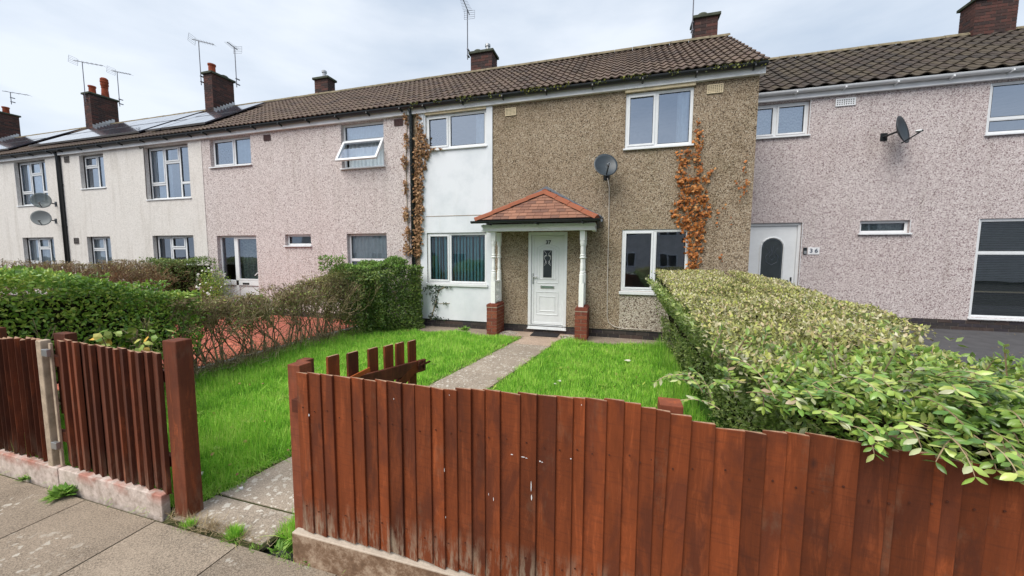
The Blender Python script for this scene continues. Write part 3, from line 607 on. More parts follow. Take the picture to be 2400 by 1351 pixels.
# ---- house 38
o38 = [R4((490.2, 323.3), (589.3, 385)), R4((798, 289.5), (900.8, 388.7)), R4((667.5, 550.2), (729.3, 575.8))]
xl, zt = F(812.6, 548.3, YF); xr, _ = F(906, 548.3, YF); o38.append((xl, xr, .60, zt))
dx0, dzt = F(507.7, 553.2, YF); dx1, _ = F(599.8, 551.8, YF)
o38[0] = (o38[0][0], o38[0][1], o38[0][2], 4.94); o38[1] = (o38[1][0], o38[1][1], o38[1][2], 4.94)
h38 = house('pink pebbledashed house with one top-hung window propped open upstairs', -11.62, -4.78, YF, 0, 'dash38', o38+[(dx0, dx1, .18, dzt)], (TD, .30))
window(h38, *o38[0], YF, .09, two(.54, True, False), curt=side_curtain(.4, 1.0), label='two-light upstairs window with pale curtain')
window(h38, *o38[1], YF, .09, [(0, 1, .62, 1, False), (0, 1, 0, .62, 'open')], curt=net('net'), label='upstairs window with its lower sash propped open')
window(h38, *o38[2], YF, .09, [(0, 1, 0, 1, False)], glassm='glasslow', label='narrow slit window beside the door')
window(h38, *o38[3], YF, .09, [(0, 1, .60, 1, False), (0, 1, 0, .60, False)], glassm='glasslow', curt=net('net'), label='downstairs window with white vertical blind')
xm, _z = F(897, 385, YF); MB().box(xm-.03, xm+.03, YF+.16, YF+.2, o38[1][2], o38[1][2]+.2).build('bottle', 'magenta', h38)
dd = MB().box(dx0+.03, dx1-.03, YF+.12, YF+.15, .19, .95).build('door', 'pvc', h38); dd['label'] = 'white glazed door with side light and patterned curtain'
q = MB(); frame_rect(q, dx0, dx1, .18, dzt, YF+.09, YF+.15, .05); xm = dx0+(dx1-dx0)*.40; q.box(xm-.05, xm+.05, YF+.085, YF+.14, .2, dzt-.05); q.box(dx0+.05, dx1-.05, YF+.085, YF+.14, .82, .97); q.build('door_frame', 'pvc', dd, bevel=.005)
q = MB(); frame_rect(q, xm+.05, dx1-.05, .97, dzt-.05, YF+.08, YF+.13, .045); q.build('door_sash', 'pvc', dd, bevel=.004)
MB().quad((dx0+.05, YF+.12, .97), (xm-.05, YF+.12, .97), (xm-.05, YF+.12, dzt-.05), (dx0+.05, YF+.12, dzt-.05)).build('side_light', 'glasslow', dd)
MB().quad((xm+.09, YF+.11, 1.01), (dx1-.09, YF+.11, 1.01), (dx1-.09, YF+.11, dzt-.09), (xm+.09, YF+.11, dzt-.09)).build('door_glass', 'glasslow', dd)
drape(xm+.05, dx1-.05, .97, dzt-.05, YF+.22, .02, .12).build('curtain', 'lace', dd, smooth=True)
MB().box(xm+.2, xm+.44, YF+.075, YF+.0845, .85, .90).build('letterbox', 'dark', dd); MB().obox((dx1-.16, YF+.04, 1.12), (dx1-.05, YF+.04, 1.2), .02, .02).build('handle', 'pvc', dd)
for p in ((626.5, 323.5), (934.5, 287.5)): x, z = F(*p, YF); vent(h38, x, z, YF, .23, .15, 'brownvent', 3, 6)
plinth(h38, -11.6, -4.80, YF, .04, .18, 2)
MB().box(-11.62, -11.57, YF-.012, YF-.001, .18, 4.95).build('corner_bead', 'render', h38)
# ---- house 39, 40, 41
def win3(h, o, curt, g='glass', label=None):
    window(h, *o, YF, .13, [(0, .36, .30, 1, True), (0, .36, 0, .30, False), (.36, .70, .70, 1, True), (.36, .70, 0, .70, False), (.70, 1, .30, 1, False), (.70, 1, 0, .30, False)], curt=curt, glassm=g, label=label, sill=.03)
def win2(h, o, curt, g='glass', label=None):
    window(h, *o, YF, .13, [(0, .55, .66, 1, True), (0, .55, 0, .66, False), (.55, 1, 0, 1, False)], curt=curt, glassm=g, label=label, sill=.03)
a = R4((336, 341), (448, 463)); b = R4((184, 360), (248, 439)); xl, zt = F(357, 553, YF); xr, _ = F(453, 552, YF); c_ = (xl, xr, 1.0, zt); xl, _ = F(203, 555, YF); xr, _ = F(258, 555, YF); d_ = (xl, xr, 1.0, zt)
a = (a[0], a[1], a[2], 4.92); b = (b[0], b[1], b[2], 4.90)
h39 = house('cream roughcast house with solar panels left of the pink house', -18.13, -11.62, YF, 0, 'render', [a, b, c_, d_])
win3(h39, a, side_curtain(0, .45), label='large upstairs three-light window'); win2(h39, b, side_curtain(.3, .9), label='small upstairs window')
win3(h39, c_, None, 'glasslow'); win2(h39, d_, net('net'), 'glasslow')
for p in ((157, 374), (180, 565)): x, z = F(*p, YF); vent(h39, x, z, YF, .24, .2, 'greyvent', 3, 3)
pipe(h39, -18.1, YF, 0, 5.1, .06, 'oldpipe' if False else 'black'); plinth(h39, -18.1, -11.65, YF, 0, .18, 2)
q = MB(); x, z = F(328, 333, YF); pts = [(x-.1, YF-.02, 5.1), (x, YF-.012, 4.9)]; 
for p in ((337, 345), (341, 400), (345, 463), (348, 471)): x, z = F(*p, YF); pts.append((x, YF-.012, z))
q.tube(pts, .012, 5).build('wall_cable', 'greyvent', h39)
a = R4((31, 376.4), (115, 479)); xl, zt = F(52.4, 557.6, YF); xr, _ = F(125, 556, YF); c_ = (xl, xr, 1.0, zt); a = (a[0], a[1], a[2], 4.92)
h40 = house('cream roughcast house with two grey dishes at the far left', -24.9, -18.13, YF, 0, 'render', [a, c_])
win3(h40, a, net('net'), label='upstairs window behind the grey dishes'); win3(h40, c_, net('net'), 'glasslow')
plinth(h40, -24.8, -18.2, YF, 0, .18, 2)
h41 = house('last cream house of the terrace, only its roof and chimney showing', -31.7, -24.9, YF, 0, 'render', [])
# eave tile courses for 39-41 under the solar panels
for h, xa, xb in ((h39, -18.13, -11.62), (h40, -24.9, -18.13), (h41, -31.7, -24.9)):
    Vs, Fs = [], []; n0 = 0; tv = np.array([v.co[:] for v in TD.vertices]); tf = np.array([p.vertices[:] for p in TD.polygons])
    c, s = math.cos(PITCH-.012), math.sin(PITCH-.012); tr = tv.copy(); tr[:, 1] = tv[:, 1]*c-tv[:, 2]*s; tr[:, 2] = tv[:, 1]*s+tv[:, 2]*c
    ye, ze = YF-.21, 5.12; yr = YF+2.63; zr = ze+(yr-ye)*S_
    for r in range(11):
        for i in range(int((xb-xa)/.3)+1):
            Vs.append(tr+np.array((min(xa+.15+i*.3, xb-.15), ye+(yr-ye)*r/11, ze+(zr-ze)*r/11))); Fs.append(tf+n0); n0 += len(tv)
    me = npmesh('roof_tiles', np.concatenate(Vs), np.concatenate(Fs), 'tile37'); o = put('roof_tiles', me, h); o['kind'] = 'stuff'
# ---- house 36
def f6(px, py): return F(px, py, Y6)
xm, zt = f6(1822, 245.5); xr, _ = f6(1899.8, 236.5); _, zb = f6(1904, 315); w = (2*xm-xr, xr, zb, 4.93+DZ6)
xd, zdt = f6(1881, 521.8); dw = (xd-1.14, xd, .18+DZ6, zdt)
s1 = (*[f6(2015.3, 0)[0], 0], 0)
sx0 = f6(2015.3, 530)[0]; sx1 = f6(2132.3, 530)[0]; sz1 = f6(2070, 517.2)[1]; sz0 = f6(2012, 547.4)[1]
ux0 = f6(2320, 230)[0]; uz0 = f6(2311, 316)[1]; lx0 = f6(2291, 560)[0]; lz1 = f6(2293, 513.2)[1]; lz0 = f6(2266, 746.5)[1]
o36 = [w, (sx0, sx1, sz0, sz1), (ux0, ux0+1.85, uz0, 4.93+DZ6), (lx0, lx0+1.85, lz0+.02, lz1)]
h36 = house('mauve pebbledashed house set back on the right with number 36 plaque', 2.30, 9.95, Y6, DZ6, 'dash36', o36+[dw], (TS, .28), (0, 0), 'pvc')
window(h36, *o36[0], Y6, .06, two(.5, True, True), curt=net('lace'), label='upstairs window with lace curtains next to the brown house')
window(h36, *o36[1], Y6, .06, [(0, 1, 0, 1, False)], glassm='glasslow', curt=net('lace'), label='narrow slit window by the door')
window(h36, *o36[2], Y6, .03, [(0, 1, .30, 1, False), (0, 1, 0, .30, False)], curt=None, label='wide upstairs window at the right edge')
window(h36, *o36[3], Y6, .03, [(0, 1, .66, 1, False), (0, 1, 0, .66, False)], glassm='glasslow', curt=None, label='full-height downstairs window')
x0, x1, z0, z1 = o36[3]; hb = MB().box(x0+.05, x1-.05, Y6+.14, Y6+.17, z0+.52, z0+.55).build('window_rail', 'cream', h36)
me = MB().quad((0, -.012, -.004), (1, -.012, -.004), (1, .012, .004), (0, .012, .004)).mesh('blind_slat', plain('olive blind', (.10, .12, .08), .6))
wn_ = [c for c in h36.children if c.name.startswith('window') and c.get('label') == 'full-height downstairs window'][0]
for i in range(56): inst('blind_slat', me, wn_, (x0+.05, Y6+.22, z0+.06+i*.036), (.5, 0, 0), (x1-x0-.1, 1, 1))
x0, x1, z0, z1 = dw
dr6 = MB().box(x0+.06, x1-.06, Y6+.09, Y6+.13, z0+.02, z1-.06).build('door', 'pvc', h36, bevel=.004); dr6['label'] = 'white door with an arched dark leaded light'
q = MB(); frame_rect(q, x0, x1, z0, z1, Y6+.05, Y6+.12, .06); q.build('door_frame', 'pvc', dr6, bevel=.005)
cx, _ = f6(1812, 600); zt_ = f6(1812, 559)[1]; zb_ = zt_-1.1; rw = .215
def archpts(rw, zb, zt, n=10): return [(cx-rw, zb), (cx+rw, zb)]+[(cx+rw*math.cos(math.pi*i/n), zt-rw+rw*math.sin(math.pi*i/n)) for i in range(n+1)]
q = MB(); q.tube([(x, Y6+.085, z) for x, z in archpts(rw+.02, zb_-.02, zt_+.02)+[(cx-rw-.02, zb_-.02)]], .02, 6); q.build('door_moulding', 'pvc', dr6)
MB().poly([(x, Y6+.084, z) for x, z in archpts(rw, zb_, zt_)]).build('door_glass', 'glassdark', dr6)
q = MB()
for sx in (-1, 1):
    q.tube([(cx, Y6+.08, zt_-.62), (cx+sx*.11, Y6+.08, zt_-.55), (cx+sx*.13, Y6+.08, zt_-.42), (cx+sx*.05, Y6+.08, zt_-.32), (cx+sx*.11, Y6+.08, zt_-.22)], .005, 5)
    q.tube([(cx, Y6+.08, zt_-.5), (cx+sx*.06, Y6+.08, zt_-.44), (cx, Y6+.08, zt_-.36), (cx+sx*.03, Y6+.08, zt_-.18)], .004, 5)
q.tube([(x, Y6+.08, z) for x, z in archpts(rw-.025, zb_+.025, zt_-.025)], .004, 5); q.build('leading', 'inkgrey', dr6)
MB().box(x1-.14, x1-.11, Y6+.07, Y6+.085, zt_-1.15, zt_-.9).build('handle', 'black', dr6); MB().obox((x1-.26, Y6+.05, zt_-1.0), (x1-.12, Y6+.05, zt_-1.0), .02, .02).build('lever', 'steel', dr6)
x, z = f6(1981, 240); vent(h36, x, z, Y6, .36, .16, 'fascia', 8, 3)
plinth(h36, 2.4, 9.9, Y6, .205, .18+DZ6, 3)
for xx, a, b in ((xd, .18+DZ6, zdt), (w[1], w[2], w[3]), (sx1, sz0, sz1), (lx0-.012, lz0, lz1), (ux0-.012, uz0, 5.15)): MB().box(xx+.001, xx+.011, Y6-.008, Y6-.001, a, b).build('corner_bead', 'pvc', h36)
# ---- chimneys
cA = chimney(h37, 1.60, 2.12, 10.62, 11.05, 6.6, 7.60, [(.35, .4, 'low')], 'left')
cB = chimney(h37, -4.42, -3.75, 10.62, 11.08, 6.6, 7.60, [(.25, .4, 'low'), (.68, .5, 'steel')], 'right')
cC = chimney(h38, -10.10, -9.55, 10.62, 10.95, 6.6, 7.58, [(.5, .5, 'steel')], 'right')
cD = chimney(h39, -13.95, -13.55, 9.75, 10.5, 6.3, 7.86, [(.5, .22, 'clay'), (.5, .75, 'low')], 'right'); flash(cD, -13.55, 9.75, 10.5, 6.56)
cE = chimney(h40, -20.75, -20.33, 9.9, 10.75, 6.4, 8.02, [(.5, .22, 'clay'), (.5, .68, 'cowl')], 'right'); flash(cE, -20.33, 9.9, 10.6, 6.68)
cF = chimney(h41, -27.65, -27.10, 9.98, 10.66, 6.4, 8.03, [(.4, .05, 'clay'), (.5, .6, 'clay')], 'right'); flash(cF, -27.10, 9.98, 10.6, 6.72)
cG = chimney(h36, 8.18, 8.98, 12.45, 12.9, 6.9, 8.0, [(.2, .5, 'clay'), (.7, .5, 'clay')], 'left')
# ---- terrace on the other side of the street (it shows in the window panes)
op = empty('terraced_house', (-4, -17, 0), 'pale terrace across the street mirrored in the window panes', 'house')
q = MB(); ops = [(x, x+1.3, z, z+1.1) for x in np.arange(-28, 26, 3.1) for z in (.9, 3.4)]; q.quad((-34, -17, 0), (30, -17, 0), (30, -17, 5.2), (-34, -17, 5.2)); q.quad((-34, -23, 0), (-34, -17, 0), (-34, -17, 5.2), (-34, -23, 5.2)); q.quad((30, -17, 0), (30, -23, 0), (30, -23, 5.2), (30, -17, 5.2)); q.build('wall', 'render', op)
MB().quad((-34.3, -16.6, 5.1), (30.3, -16.6, 5.1), (30.3, -20, 7.3), (-34.3, -20, 7.3)).quad((30.3, -23.4, 5.1), (-34.3, -23.4, 5.1), (-34.3, -20, 7.3), (30.3, -20, 7.3)).build('roof', 'tile37', op)
wm_ = MB().box(0, 1.3, -.0, .04, 0, 1.1).mesh('window', 'pvc'); pm_ = MB().box(.08, .6, .041, .045, .08, 1.02).box(.7, 1.22, .041, .045, .08, 1.02).mesh('pane', 'glassdark')
for a, b, c, d in ops: o = inst('window', wm_, op, (a, -16.999, c)); g = bpy.data.objects.new('pane', pm_); col.objects.link(g); g.parent = o
# ------------------------------------------------------------------ solar panels
for label, xa, xb, rows_, cols_ in (('solar array between the two left chimneys on the cream roof', -19.95, -14.28, 1, 6), ('solar array beside the brown tiled roof, round a chimney', -13.30, -11.50, 2, 2), ('solar array left of the pot-topped chimney', -27.4, -21.2, 1, 7), ('short solar strip below the chimney nearest the tiled roof', -13.98, -13.34, 1, 1)):
    ar = empty('solar_array', ((xa+xb)/2, 8.0, 5.4), label, 'solar panels', 'solar arrays on the cream roofs')
    wd = (xb-xa)/cols_; tot = math.hypot(1.95, 1.95*S_); tot = tot if 'short' not in label else tot*.8; hh = tot/max(rows_, 2)
    for r in range(max(rows_, 2)):
        for c in range(cols_):
            q = MB().box(.01, wd-.01, .01, hh-.01, 0, .035); me = q.mesh('solar_panel', 'solar')
            d = r*hh; o = inst('solar_panel', me, ar, (xa+c*wd, 8.0+d*math.cos(PITCH), 5.12+(8.0-7.7)*S_+.10+d*math.sin(PITCH)), (PITCH, 0, 0))
            q = MB(); frame_rect(q, .01, wd-.01, .01, hh-.01, 0, .04, .02) if False else q.box(.005, wd-.005, .004, .0099, -.01, .042); q.build('panel_frame', 'steel', o)
    MB().obox((xa, 7.99, 5.27), (xb, 7.99, 5.27), .10, .06).build('mounting_rail', 'black', ar)
# ------------------------------------------------------------------ porch
PX0, PX1 = -2.73, -.61
porch = empty('porch', ((PX0+PX1)/2, 7.4, 0), 'open porch with clay tiled hipped roof on white turned posts and brick piers', 'porch')
for nm, xa, xb, sd_ in (('left', -2.73, -2.50, 'right'), ('right', -.85, -.61, 'left')):
    pier = MB().box(xa-.004, xb+.004, 7.385, 7.905, .60, .615).build('pier', 'mortar', porch)
    brick_block(pier, xa, xb, 7.39, 7.91, 0, .60, 'brick', 'mortar', ('front', 'right', 'left'))
    for j in range(7):
        y0_, y1_ = 7.385+j*.0745, 7.385+(j+1)*.0745-.008; q = MB(); q.v = [(xa-.003, y0_, .617), (xb+.003, y0_, .617), (xb+.003, y1_, .617), (xa-.003, y1_, .617), (xa-.003, y0_, .66), (xb+.003, y0_, .66), (xb+.003, y1_, .66), (xa-.003, y1_, .66), (xa+.04, y0_, .69), (xb-.04, y0_, .69), (xb-.04, y1_, .69), (xa+.04, y1_, .69)]
        q.f = [(0, 1, 5, 4), (1, 2, 6, 5), (2, 3, 7, 6), (3, 0, 4, 7), (4, 5, 9, 8), (5, 6, 10, 9), (6, 7, 11, 10), (7, 4, 8, 11), (8, 9, 10, 11)]
        q.build('coping_brick', 'brick', pier)
k = N('flaking white paint', .6, .3); v = k.vec(); k.col(k.mix(k.ramp(k.noise(v, 13, 8, .75), (.60, 0), (.66, .8)), (.84, .85, .83), (.40, .33, .27))).bump(k.noise(v, 40, 4), .3, .003); M['oldpaint'] = k.m
def turned(z0, z1, r):
    H = z1-z0; P_ = [(1, 0), (1, .22), (.7, .235), (1.0, .26), (.62, .28), (.78, .36), (.6, .50), (.62, .575), (1.0, .59), (1.05, .61), (.62, .63), (.95, .66), (.62, .68), (.72, .78), (.64, .87), (.95, .89), (.7, .905), (1, .92), (1, 1)]
    return [(r*a, z0+H*t) for a, t in P_]
for x in (-2.60, -.74):
    for y in (7.47, 7.85):
        q = MB(); q.box(x-.048, x+.048, y-.048, y+.048, .691, 1.16); q.box(x-.048, x+.048, y-.048, y+.048, 2.02, 2.212)
        q.lathe((x, y, 0), [(r*1.0, z) for r, z in turned(1.161, 2.019, .05)], 12); q.build('post', 'oldpaint', porch, bevel=.004)
    bl = MB().box(x-.035, x+.035, 7.52, 7.80, 1.13, 1.17).box(x-.03, x+.03, 7.52, 7.80, .70, .73).build('balustrade', 'oldpaint', porch)
    for y in (7.56, 7.615, 7.67, 7.725, 7.78): MB().lathe((x, y, 0), [(.016, .731), (.016, .80), (.011, .82), (.02, .9), (.012, .98), (.018, 1.05), (.012, 1.07), (.016, 1.129)], 8).build('spindle', 'oldpaint', bl)
MB().box(-2.82, -.50, 7.385, 7.46, 2.213, 2.36).box(-2.82, -2.75, 7.461, 7.91, 2.213, 2.36).box(-.57, -.50, 7.461, 7.91, 2.213, 2.36).build('beam', 'oldpaint', porch, bevel=.006)
MB().box(-2.84, -.48, 7.372, 7.384, 2.30, 2.35).box(-2.84, -.48, 7.374, 7.384, 2.213, 2.235).build('beam_moulding', 'oldpaint', porch)
MB().quad((-2.75, 7.46, 2.34), (-.57, 7.46, 2.34), (-.57, 7.91, 2.34), (-2.75, 7.91, 2.34)).build('porch_ceiling', 'oldpaint', porch)
FL, FR = Vector((-2.90, 7.20, 2.42)), Vector((-.46, 7.20, 2.42)); AP = Vector((-1.57, 7.78, 3.02)); BL, BRt, BA = Vector((-2.92, 7.91, 2.42)), Vector((-.40, 7.91, 2.42)), Vector((-1.57, 7.91, 3.04))
q = MB(); q.poly([FL, FR, AP]); q.poly([FR, BRt, BA, AP]); q.poly([BL, FL, AP, BA]); q.poly([FL, BL, BRt, FR]); prf = q.build('porch_roof', 'dark', porch)
up = (AP-Vector((AP.x, FL.y, FL.z))); sl_ = up.length; un = up.normalized(); fn = Vector((1, 0, 0)).cross(un); rows = 9
pt = MB().box(-.5, .5, 0, 1, 0, 1); prx = math.atan2(un.z, un.y)
for r in range(rows):
    t0 = r/rows; y = FL.y+up.y*t0-.012; z = FL.z+up.z*t0+.012; xl_ = FL.x+(AP.x-FL.x)*t0+.03; xr_ = FR.x+(AP.x-FR.x)*t0-.03; n = max(1, round((xr_-xl_)/.165)); off = .5*(r % 2)
    e = -off; st = (xr_-xl_)/n
    while e < n-.05:
        a_ = xl_+max(0, e)*st; b_ = xl_+min(n, e+1)*st; e += 1
        if b_-a_ < .03: continue
        o = inst('roof_tile', pt.mesh('roof_tile', 'claytile') if not (r or e > 1) else bpy.data.meshes.get('roof_tile') or pt.mesh('roof_tile', 'claytile'), prf, ((a_+b_)/2, y, z), (prx-.10+random.uniform(-.015, .015), random.uniform(-.01, .01), 0), (b_-a_-.005, sl_/rows+.03, .014))
for s_ in (0, 1):          # side slopes
    A0, A1 = (FR, BRt) if s_ == 0 else (BL, FL); upx = AP.x-A0.x; upz = AP.z-A0.z; L_ = math.hypot(upx, upz); ang = math.atan2(upz, abs(upx)); n = 14
    for r in range(n):
        t0 = r/n; x = A0.x+upx*t0; z = A0.z+upz*t0+.012; ya = 7.20+(7.78-7.20)*t0+.03; yb = 7.905; m_ = max(1, round((yb-ya)/.165))
        for i in range(m_):
            o = inst('roof_tile', bpy.data.meshes['roof_tile'], prf, (x, ya+(i+.5)*(yb-ya)/m_, z), (0, 0, 0), ((yb-ya)/m_-.005, L_/n+.03, .014))
            o.rotation_euler = (ang-.09, 0, math.pi/2 if s_ == 0 else -math.pi/2)
def hip(a, b, n, mat='hiptile', w_=.17, nm='hip_tile'):
    d = (b-a); seg = d/n
    for i in range(n):
        p0 = a+seg*i-d.normalized()*.02; p1 = a+seg*(i+1); q = MB(); dn = d.normalized(); sx = dn.cross(Vector((0, 0, 1))).normalized(); sz = sx.cross(dn)
        prof = [(-w_/2, -.045), (-w_*.3, .012), (0, .035), (w_*.3, .012), (w_/2, -.045)]
        for k_ in range(4):
            (u0, v0), (u1, v1) = prof[k_], prof[k_+1]; g0 = 1.06
            q.quad(p0+sx*u0*g0+sz*(v0+.012), p0+sx*u1*g0+sz*(v1+.012), p1+sx*u1+sz*v1, p1+sx*u0+sz*v0)
        q.poly([p0+sx*u*1.06+sz*(v+.012) for u, v in prof]); q.build(nm, mat, prf)
hip(FL+Vector((0, 0, .03)), AP+Vector((0, 0, .04)), 4); hip(FR+Vector((0, 0, .03)), AP+Vector((0, 0, .04)), 4); hip(AP+Vector((0, 0, .045)), BA+Vector((0, 0, .04)), 1)
q = MB(); q.obox(BA+Vector((0, -.03, .05)), BRt+Vector((.02, -.03, .07)), .09, .03); q.obox(BA+Vector((0, -.03, .05)), BL+Vector((0, -.03, .05)), .09, .02)
for A_, B_ in ((BA, BRt), (BA, BL)): q.quad(A_+Vector((0, .004, .0)), B_+Vector((0, .004, -.02)), B_+Vector((.0, .004, .10)), A_+Vector((0, .004, .15)))
q.build('lead_flashing', 'lead', porch)
q = MB()
for i in range(9): t_ = i/9; q.obox(BA.lerp(BRt, t_)+Vector((.0, -.06, .09)), BA.lerp(BRt, t_+.1)+Vector((0, -.06, .09)), .14, .025)
q.build('lead_cover_strip', 'lead', porch)
MB().obox(BRt+Vector((-.16, -.1, .09)), BRt+Vector((.02, -.1, .0)), .12, .05).build('flashing_apron', 'lead', porch)
q = MB(); n = 8; r_ = .045; pr = [(7.15+r_*math.cos(math.pi+math.pi*i/n), 2.405+r_*math.sin(math.pi+math.pi*i/n)) for i in range(n+1)]
for i in range(n): (a, b), (c, d) = pr[i], pr[i+1]; q.quad((-2.98, a, b), (-.38, a, b), (-.38, c, d), (-2.98, c, d)); q.quad((-2.98, a, b+.004), (-2.98, c, d+.004), (-.38, c, d+.004), (-.38, a, b+.004))
for xx in (-2.98, -.38): q.poly([(xx, a, b) for a, b in pr])
pg = q.build('porch_gutter', 'black', porch)
for x in (-2.62, -1.62, -.72): MB().box(x-.015, x+.015, 7.13, 7.37, 2.335, 2.36).build('gutter_bracket', 'black', pg)
MB().tube([(-.42, 7.16, 2.38), (-.42, 7.4, 2.33), (-.46, 7.84, 2.30)], .03, 8).build('gutter_outlet', 'black', porch)
# doormat, chippings
tag(MB().box(-1.80, -1.22, 7.50, 7.86, .024, .038).build('doormat', 'mat', bevel=.004), 'dark rectangular doormat on the slab below door 37', 'doormat')
for cx_, cy_, sp_, lb in ((-2.28, 7.62, .20, 'heap of white chippings beside the left porch pier'), (-1.02, 7.58, .12, 'heap of white chippings beside the right porch pier')):
    n = 420; P = np.c_[rng.normal(cx_, sp_*.5, n), rng.normal(cy_, .09, n), np.zeros(n)]; P[:, 2] = .02+.05*np.exp(-((P[:, 0]-cx_)/sp_)**2-((P[:, 1]-cy_)/.12)**2)*rng.random(n)
    tv = np.array([(1, 0, 0), (-1, 0, 0), (0, 1, 0), (0, -1, 0), (0, 0, .7), (0, 0, -.7)])*.5; tf = np.array([(0, 2, 4), (2, 1, 4), (1, 3, 4), (3, 0, 4), (2, 0, 5), (1, 2, 5), (3, 1, 5), (0, 3, 5)])
    V, Fc = scatter(tv, tf, P, rv(n), rv(n), rng.uniform(.015, .032, n)); o = put('white_chippings', npmesh('white_chippings', V, Fc, 'stone')); tag(o, lb, 'chippings', kind='stuff')
# ------------------------------------------------------------------ dishes, aerials, signs
def dish(label, c, aim, r, mat, mount, seethru=False, lnbside=1):
    t = empty('satellite_dish', c, label, 'satellite dish', 'satellite dishes on the walls'); aim = Vector(aim).normalized(); c = Vector(c)
    ref = Vector((0, 0, 1)); sx = aim.cross(ref).normalized(); sy = sx.cross(aim).normalized() if False else aim.cross(sx)*-1
    q = MB(); rings = 6; seg = 28; vs_ = []
    for back in (0, 1):
        for i in range(rings+1):
            rr = r*i/rings
            for k_ in range(seg):
                a = 2*math.pi*k_/seg; p = c+sx*math.cos(a)*rr*.92+sy*math.sin(a)*rr+aim*(.16*r*(rr/r)**2*1.6-back*.012); q.v.append(tuple(p))
    o_ = (rings+1)*seg
    for i in range(rings):
        for k_ in range(seg):
            a, b = i*seg+k_, i*seg+(k_+1) % seg; q.f.append((a, b, b+seg, a+seg)); q.f.append((o_+b, o_+a, o_+a+seg, o_+b+seg))
    for k_ in range(seg): a, b = rings*seg+k_, rings*seg+(k_+1) % seg; q.f.append((a, b, o_+b, o_+a))
    q.build('reflector', mat, t, smooth=True)
    lo = c-sy*r*.9; lnb = c+aim*r*1.15-sy*r*.55; MB().tube([lo, lnb], .013, 6).build('feed_arm', 'black' if mat != 'meshdish' else 'alu', t)
    MB().tube([lnb-aim*.02, lnb-aim*.10+sy*.03], .028, 8).build('receiver', 'steel' if mat != 'dish36' else 'black', t)
    m = Vector(mount); MB().tube([c-aim*.03, (c-aim*.12+m)/2, m], .02, 6).box(m.x-.06, m.x+.06, m.y-.01, m.y, m.z-.08, m.z+.08).build('bracket', 'black', t)
    return t
k = N('perforated grey dish', .5, .4); k.col((.16, .19, .19)); tr = k.n('BsdfTransparent'); mxs = k.n('MixShader'); mxs.inputs[0].default_value = .72
k.l(tr.outputs[0], mxs.inputs[1]); k.l(k.b.outputs[0], mxs.inputs[2]); k.l(mxs.outputs[0], k.t.nodes['Material Output'].inputs[0]); M['meshdish'] = k.m
k = N('perforated pale grey dish', .5, .4); k.col((.28, .30, .30)); tr = k.n('BsdfTransparent'); mxs = k.n('MixShader'); mxs.inputs[0].default_value = .93
k.l(tr.outputs[0], mxs.inputs[1]); k.l(k.b.outputs[0], mxs.inputs[2]); k.l(mxs.outputs[0], k.t.nodes['Material Output'].inputs[0]); M['meshdish2'] = k.m
x, z = F(1418, 391, YF-.32); dish('round dark grey dish on brown pebbledash above the porch', (x, YF-.32, z), (.25, -.85, .38), .25, 'dishdark', (x+.02, YF, z-.12))
x, z = F(2106, 308, Y6-.3); dish('dark dish seen edge-on on the mauve house', (x, Y6-.30, z), (.66, -.70, .22), .29, 'dishdark', (x-.08, Y6, z-.02))
for py, m_, lb in ((471, 'meshdish', 'upper of two grey mesh dishes by the far left downpipe'), (512, 'meshdish2', 'lower of two grey mesh dishes by the far left downpipe')):
    x, z = F(98, py, YF-.40); dish(lb, (x, YF-.40, z), (.80, -.58, .12), .25, m_, (F(131, py+4, YF)[0], YF, z-.05))
# cable of the centre dish
pts = []
for p in ((1424, 418), (1428, 440), (1427, 520), (1424, 640), (1423, 740), (1426, 756), (1440, 766), (1460, 770), (1526, 774)): x, z = F(*p, YF); pts.append((x, YF-.014, z))
tag(MB().tube(pts, .009, 6).build('dish_cable', 'cable', smooth=True), 'pale cable running down the brown wall from the dish', 'cable')
def aerial(label, base, h_, aimx, L=.75, grid=True, mount=None, elems=9):
    t = empty('tv_aerial', base, label, 'aerial', 'television aerials on the chimneys'); b = Vector(base); top = b+Vector((0, 0, h_))
    MB().tube([b, top], .014, 6).build('mast', 'alu', t); d = Vector(aimx).normalized(); a0 = top-d*L*.3; a1 = top+d*L*.7
    MB().obox(a0, a1, .018, .018).build('boom', 'alu', t); s_ = d.cross(Vector((0, 0, 1))).normalized(); q = MB()
    for i in range(elems): p = a0+(a1-a0)*(.25+.75*i/(elems-1)); q.tube([p-s_*(.14-.006*i), p+s_*(.14-.006*i)], .004, 4)
    q.build('elements', 'alu', t); q = MB(); u = s_.cross(d)
    for i in range(5):
        zz = -.12+.06*i; q.tube([a0-s_*.16+u*zz, a0+s_*.16+u*zz], .004, 4)
    for sgn in (-1, 1): q.tube([a0+s_*.16*sgn-u*.12, a0+s_*.16*sgn+u*.12], .004, 4)
    if grid: q.build('reflector', 'alu', t)
    MB().box(b.x-.02, b.x+.02, b.y-.02, b.y+.12, b.z+.1, b.z+.13).box(b.x-.02, b.x+.02, b.y-.02, b.y+.12, b.z+.28, b.z+.31).build('clamp', 'alu', t)
    return t
def at(px, py, Y): x, z = F(px, py, Y); return x, z
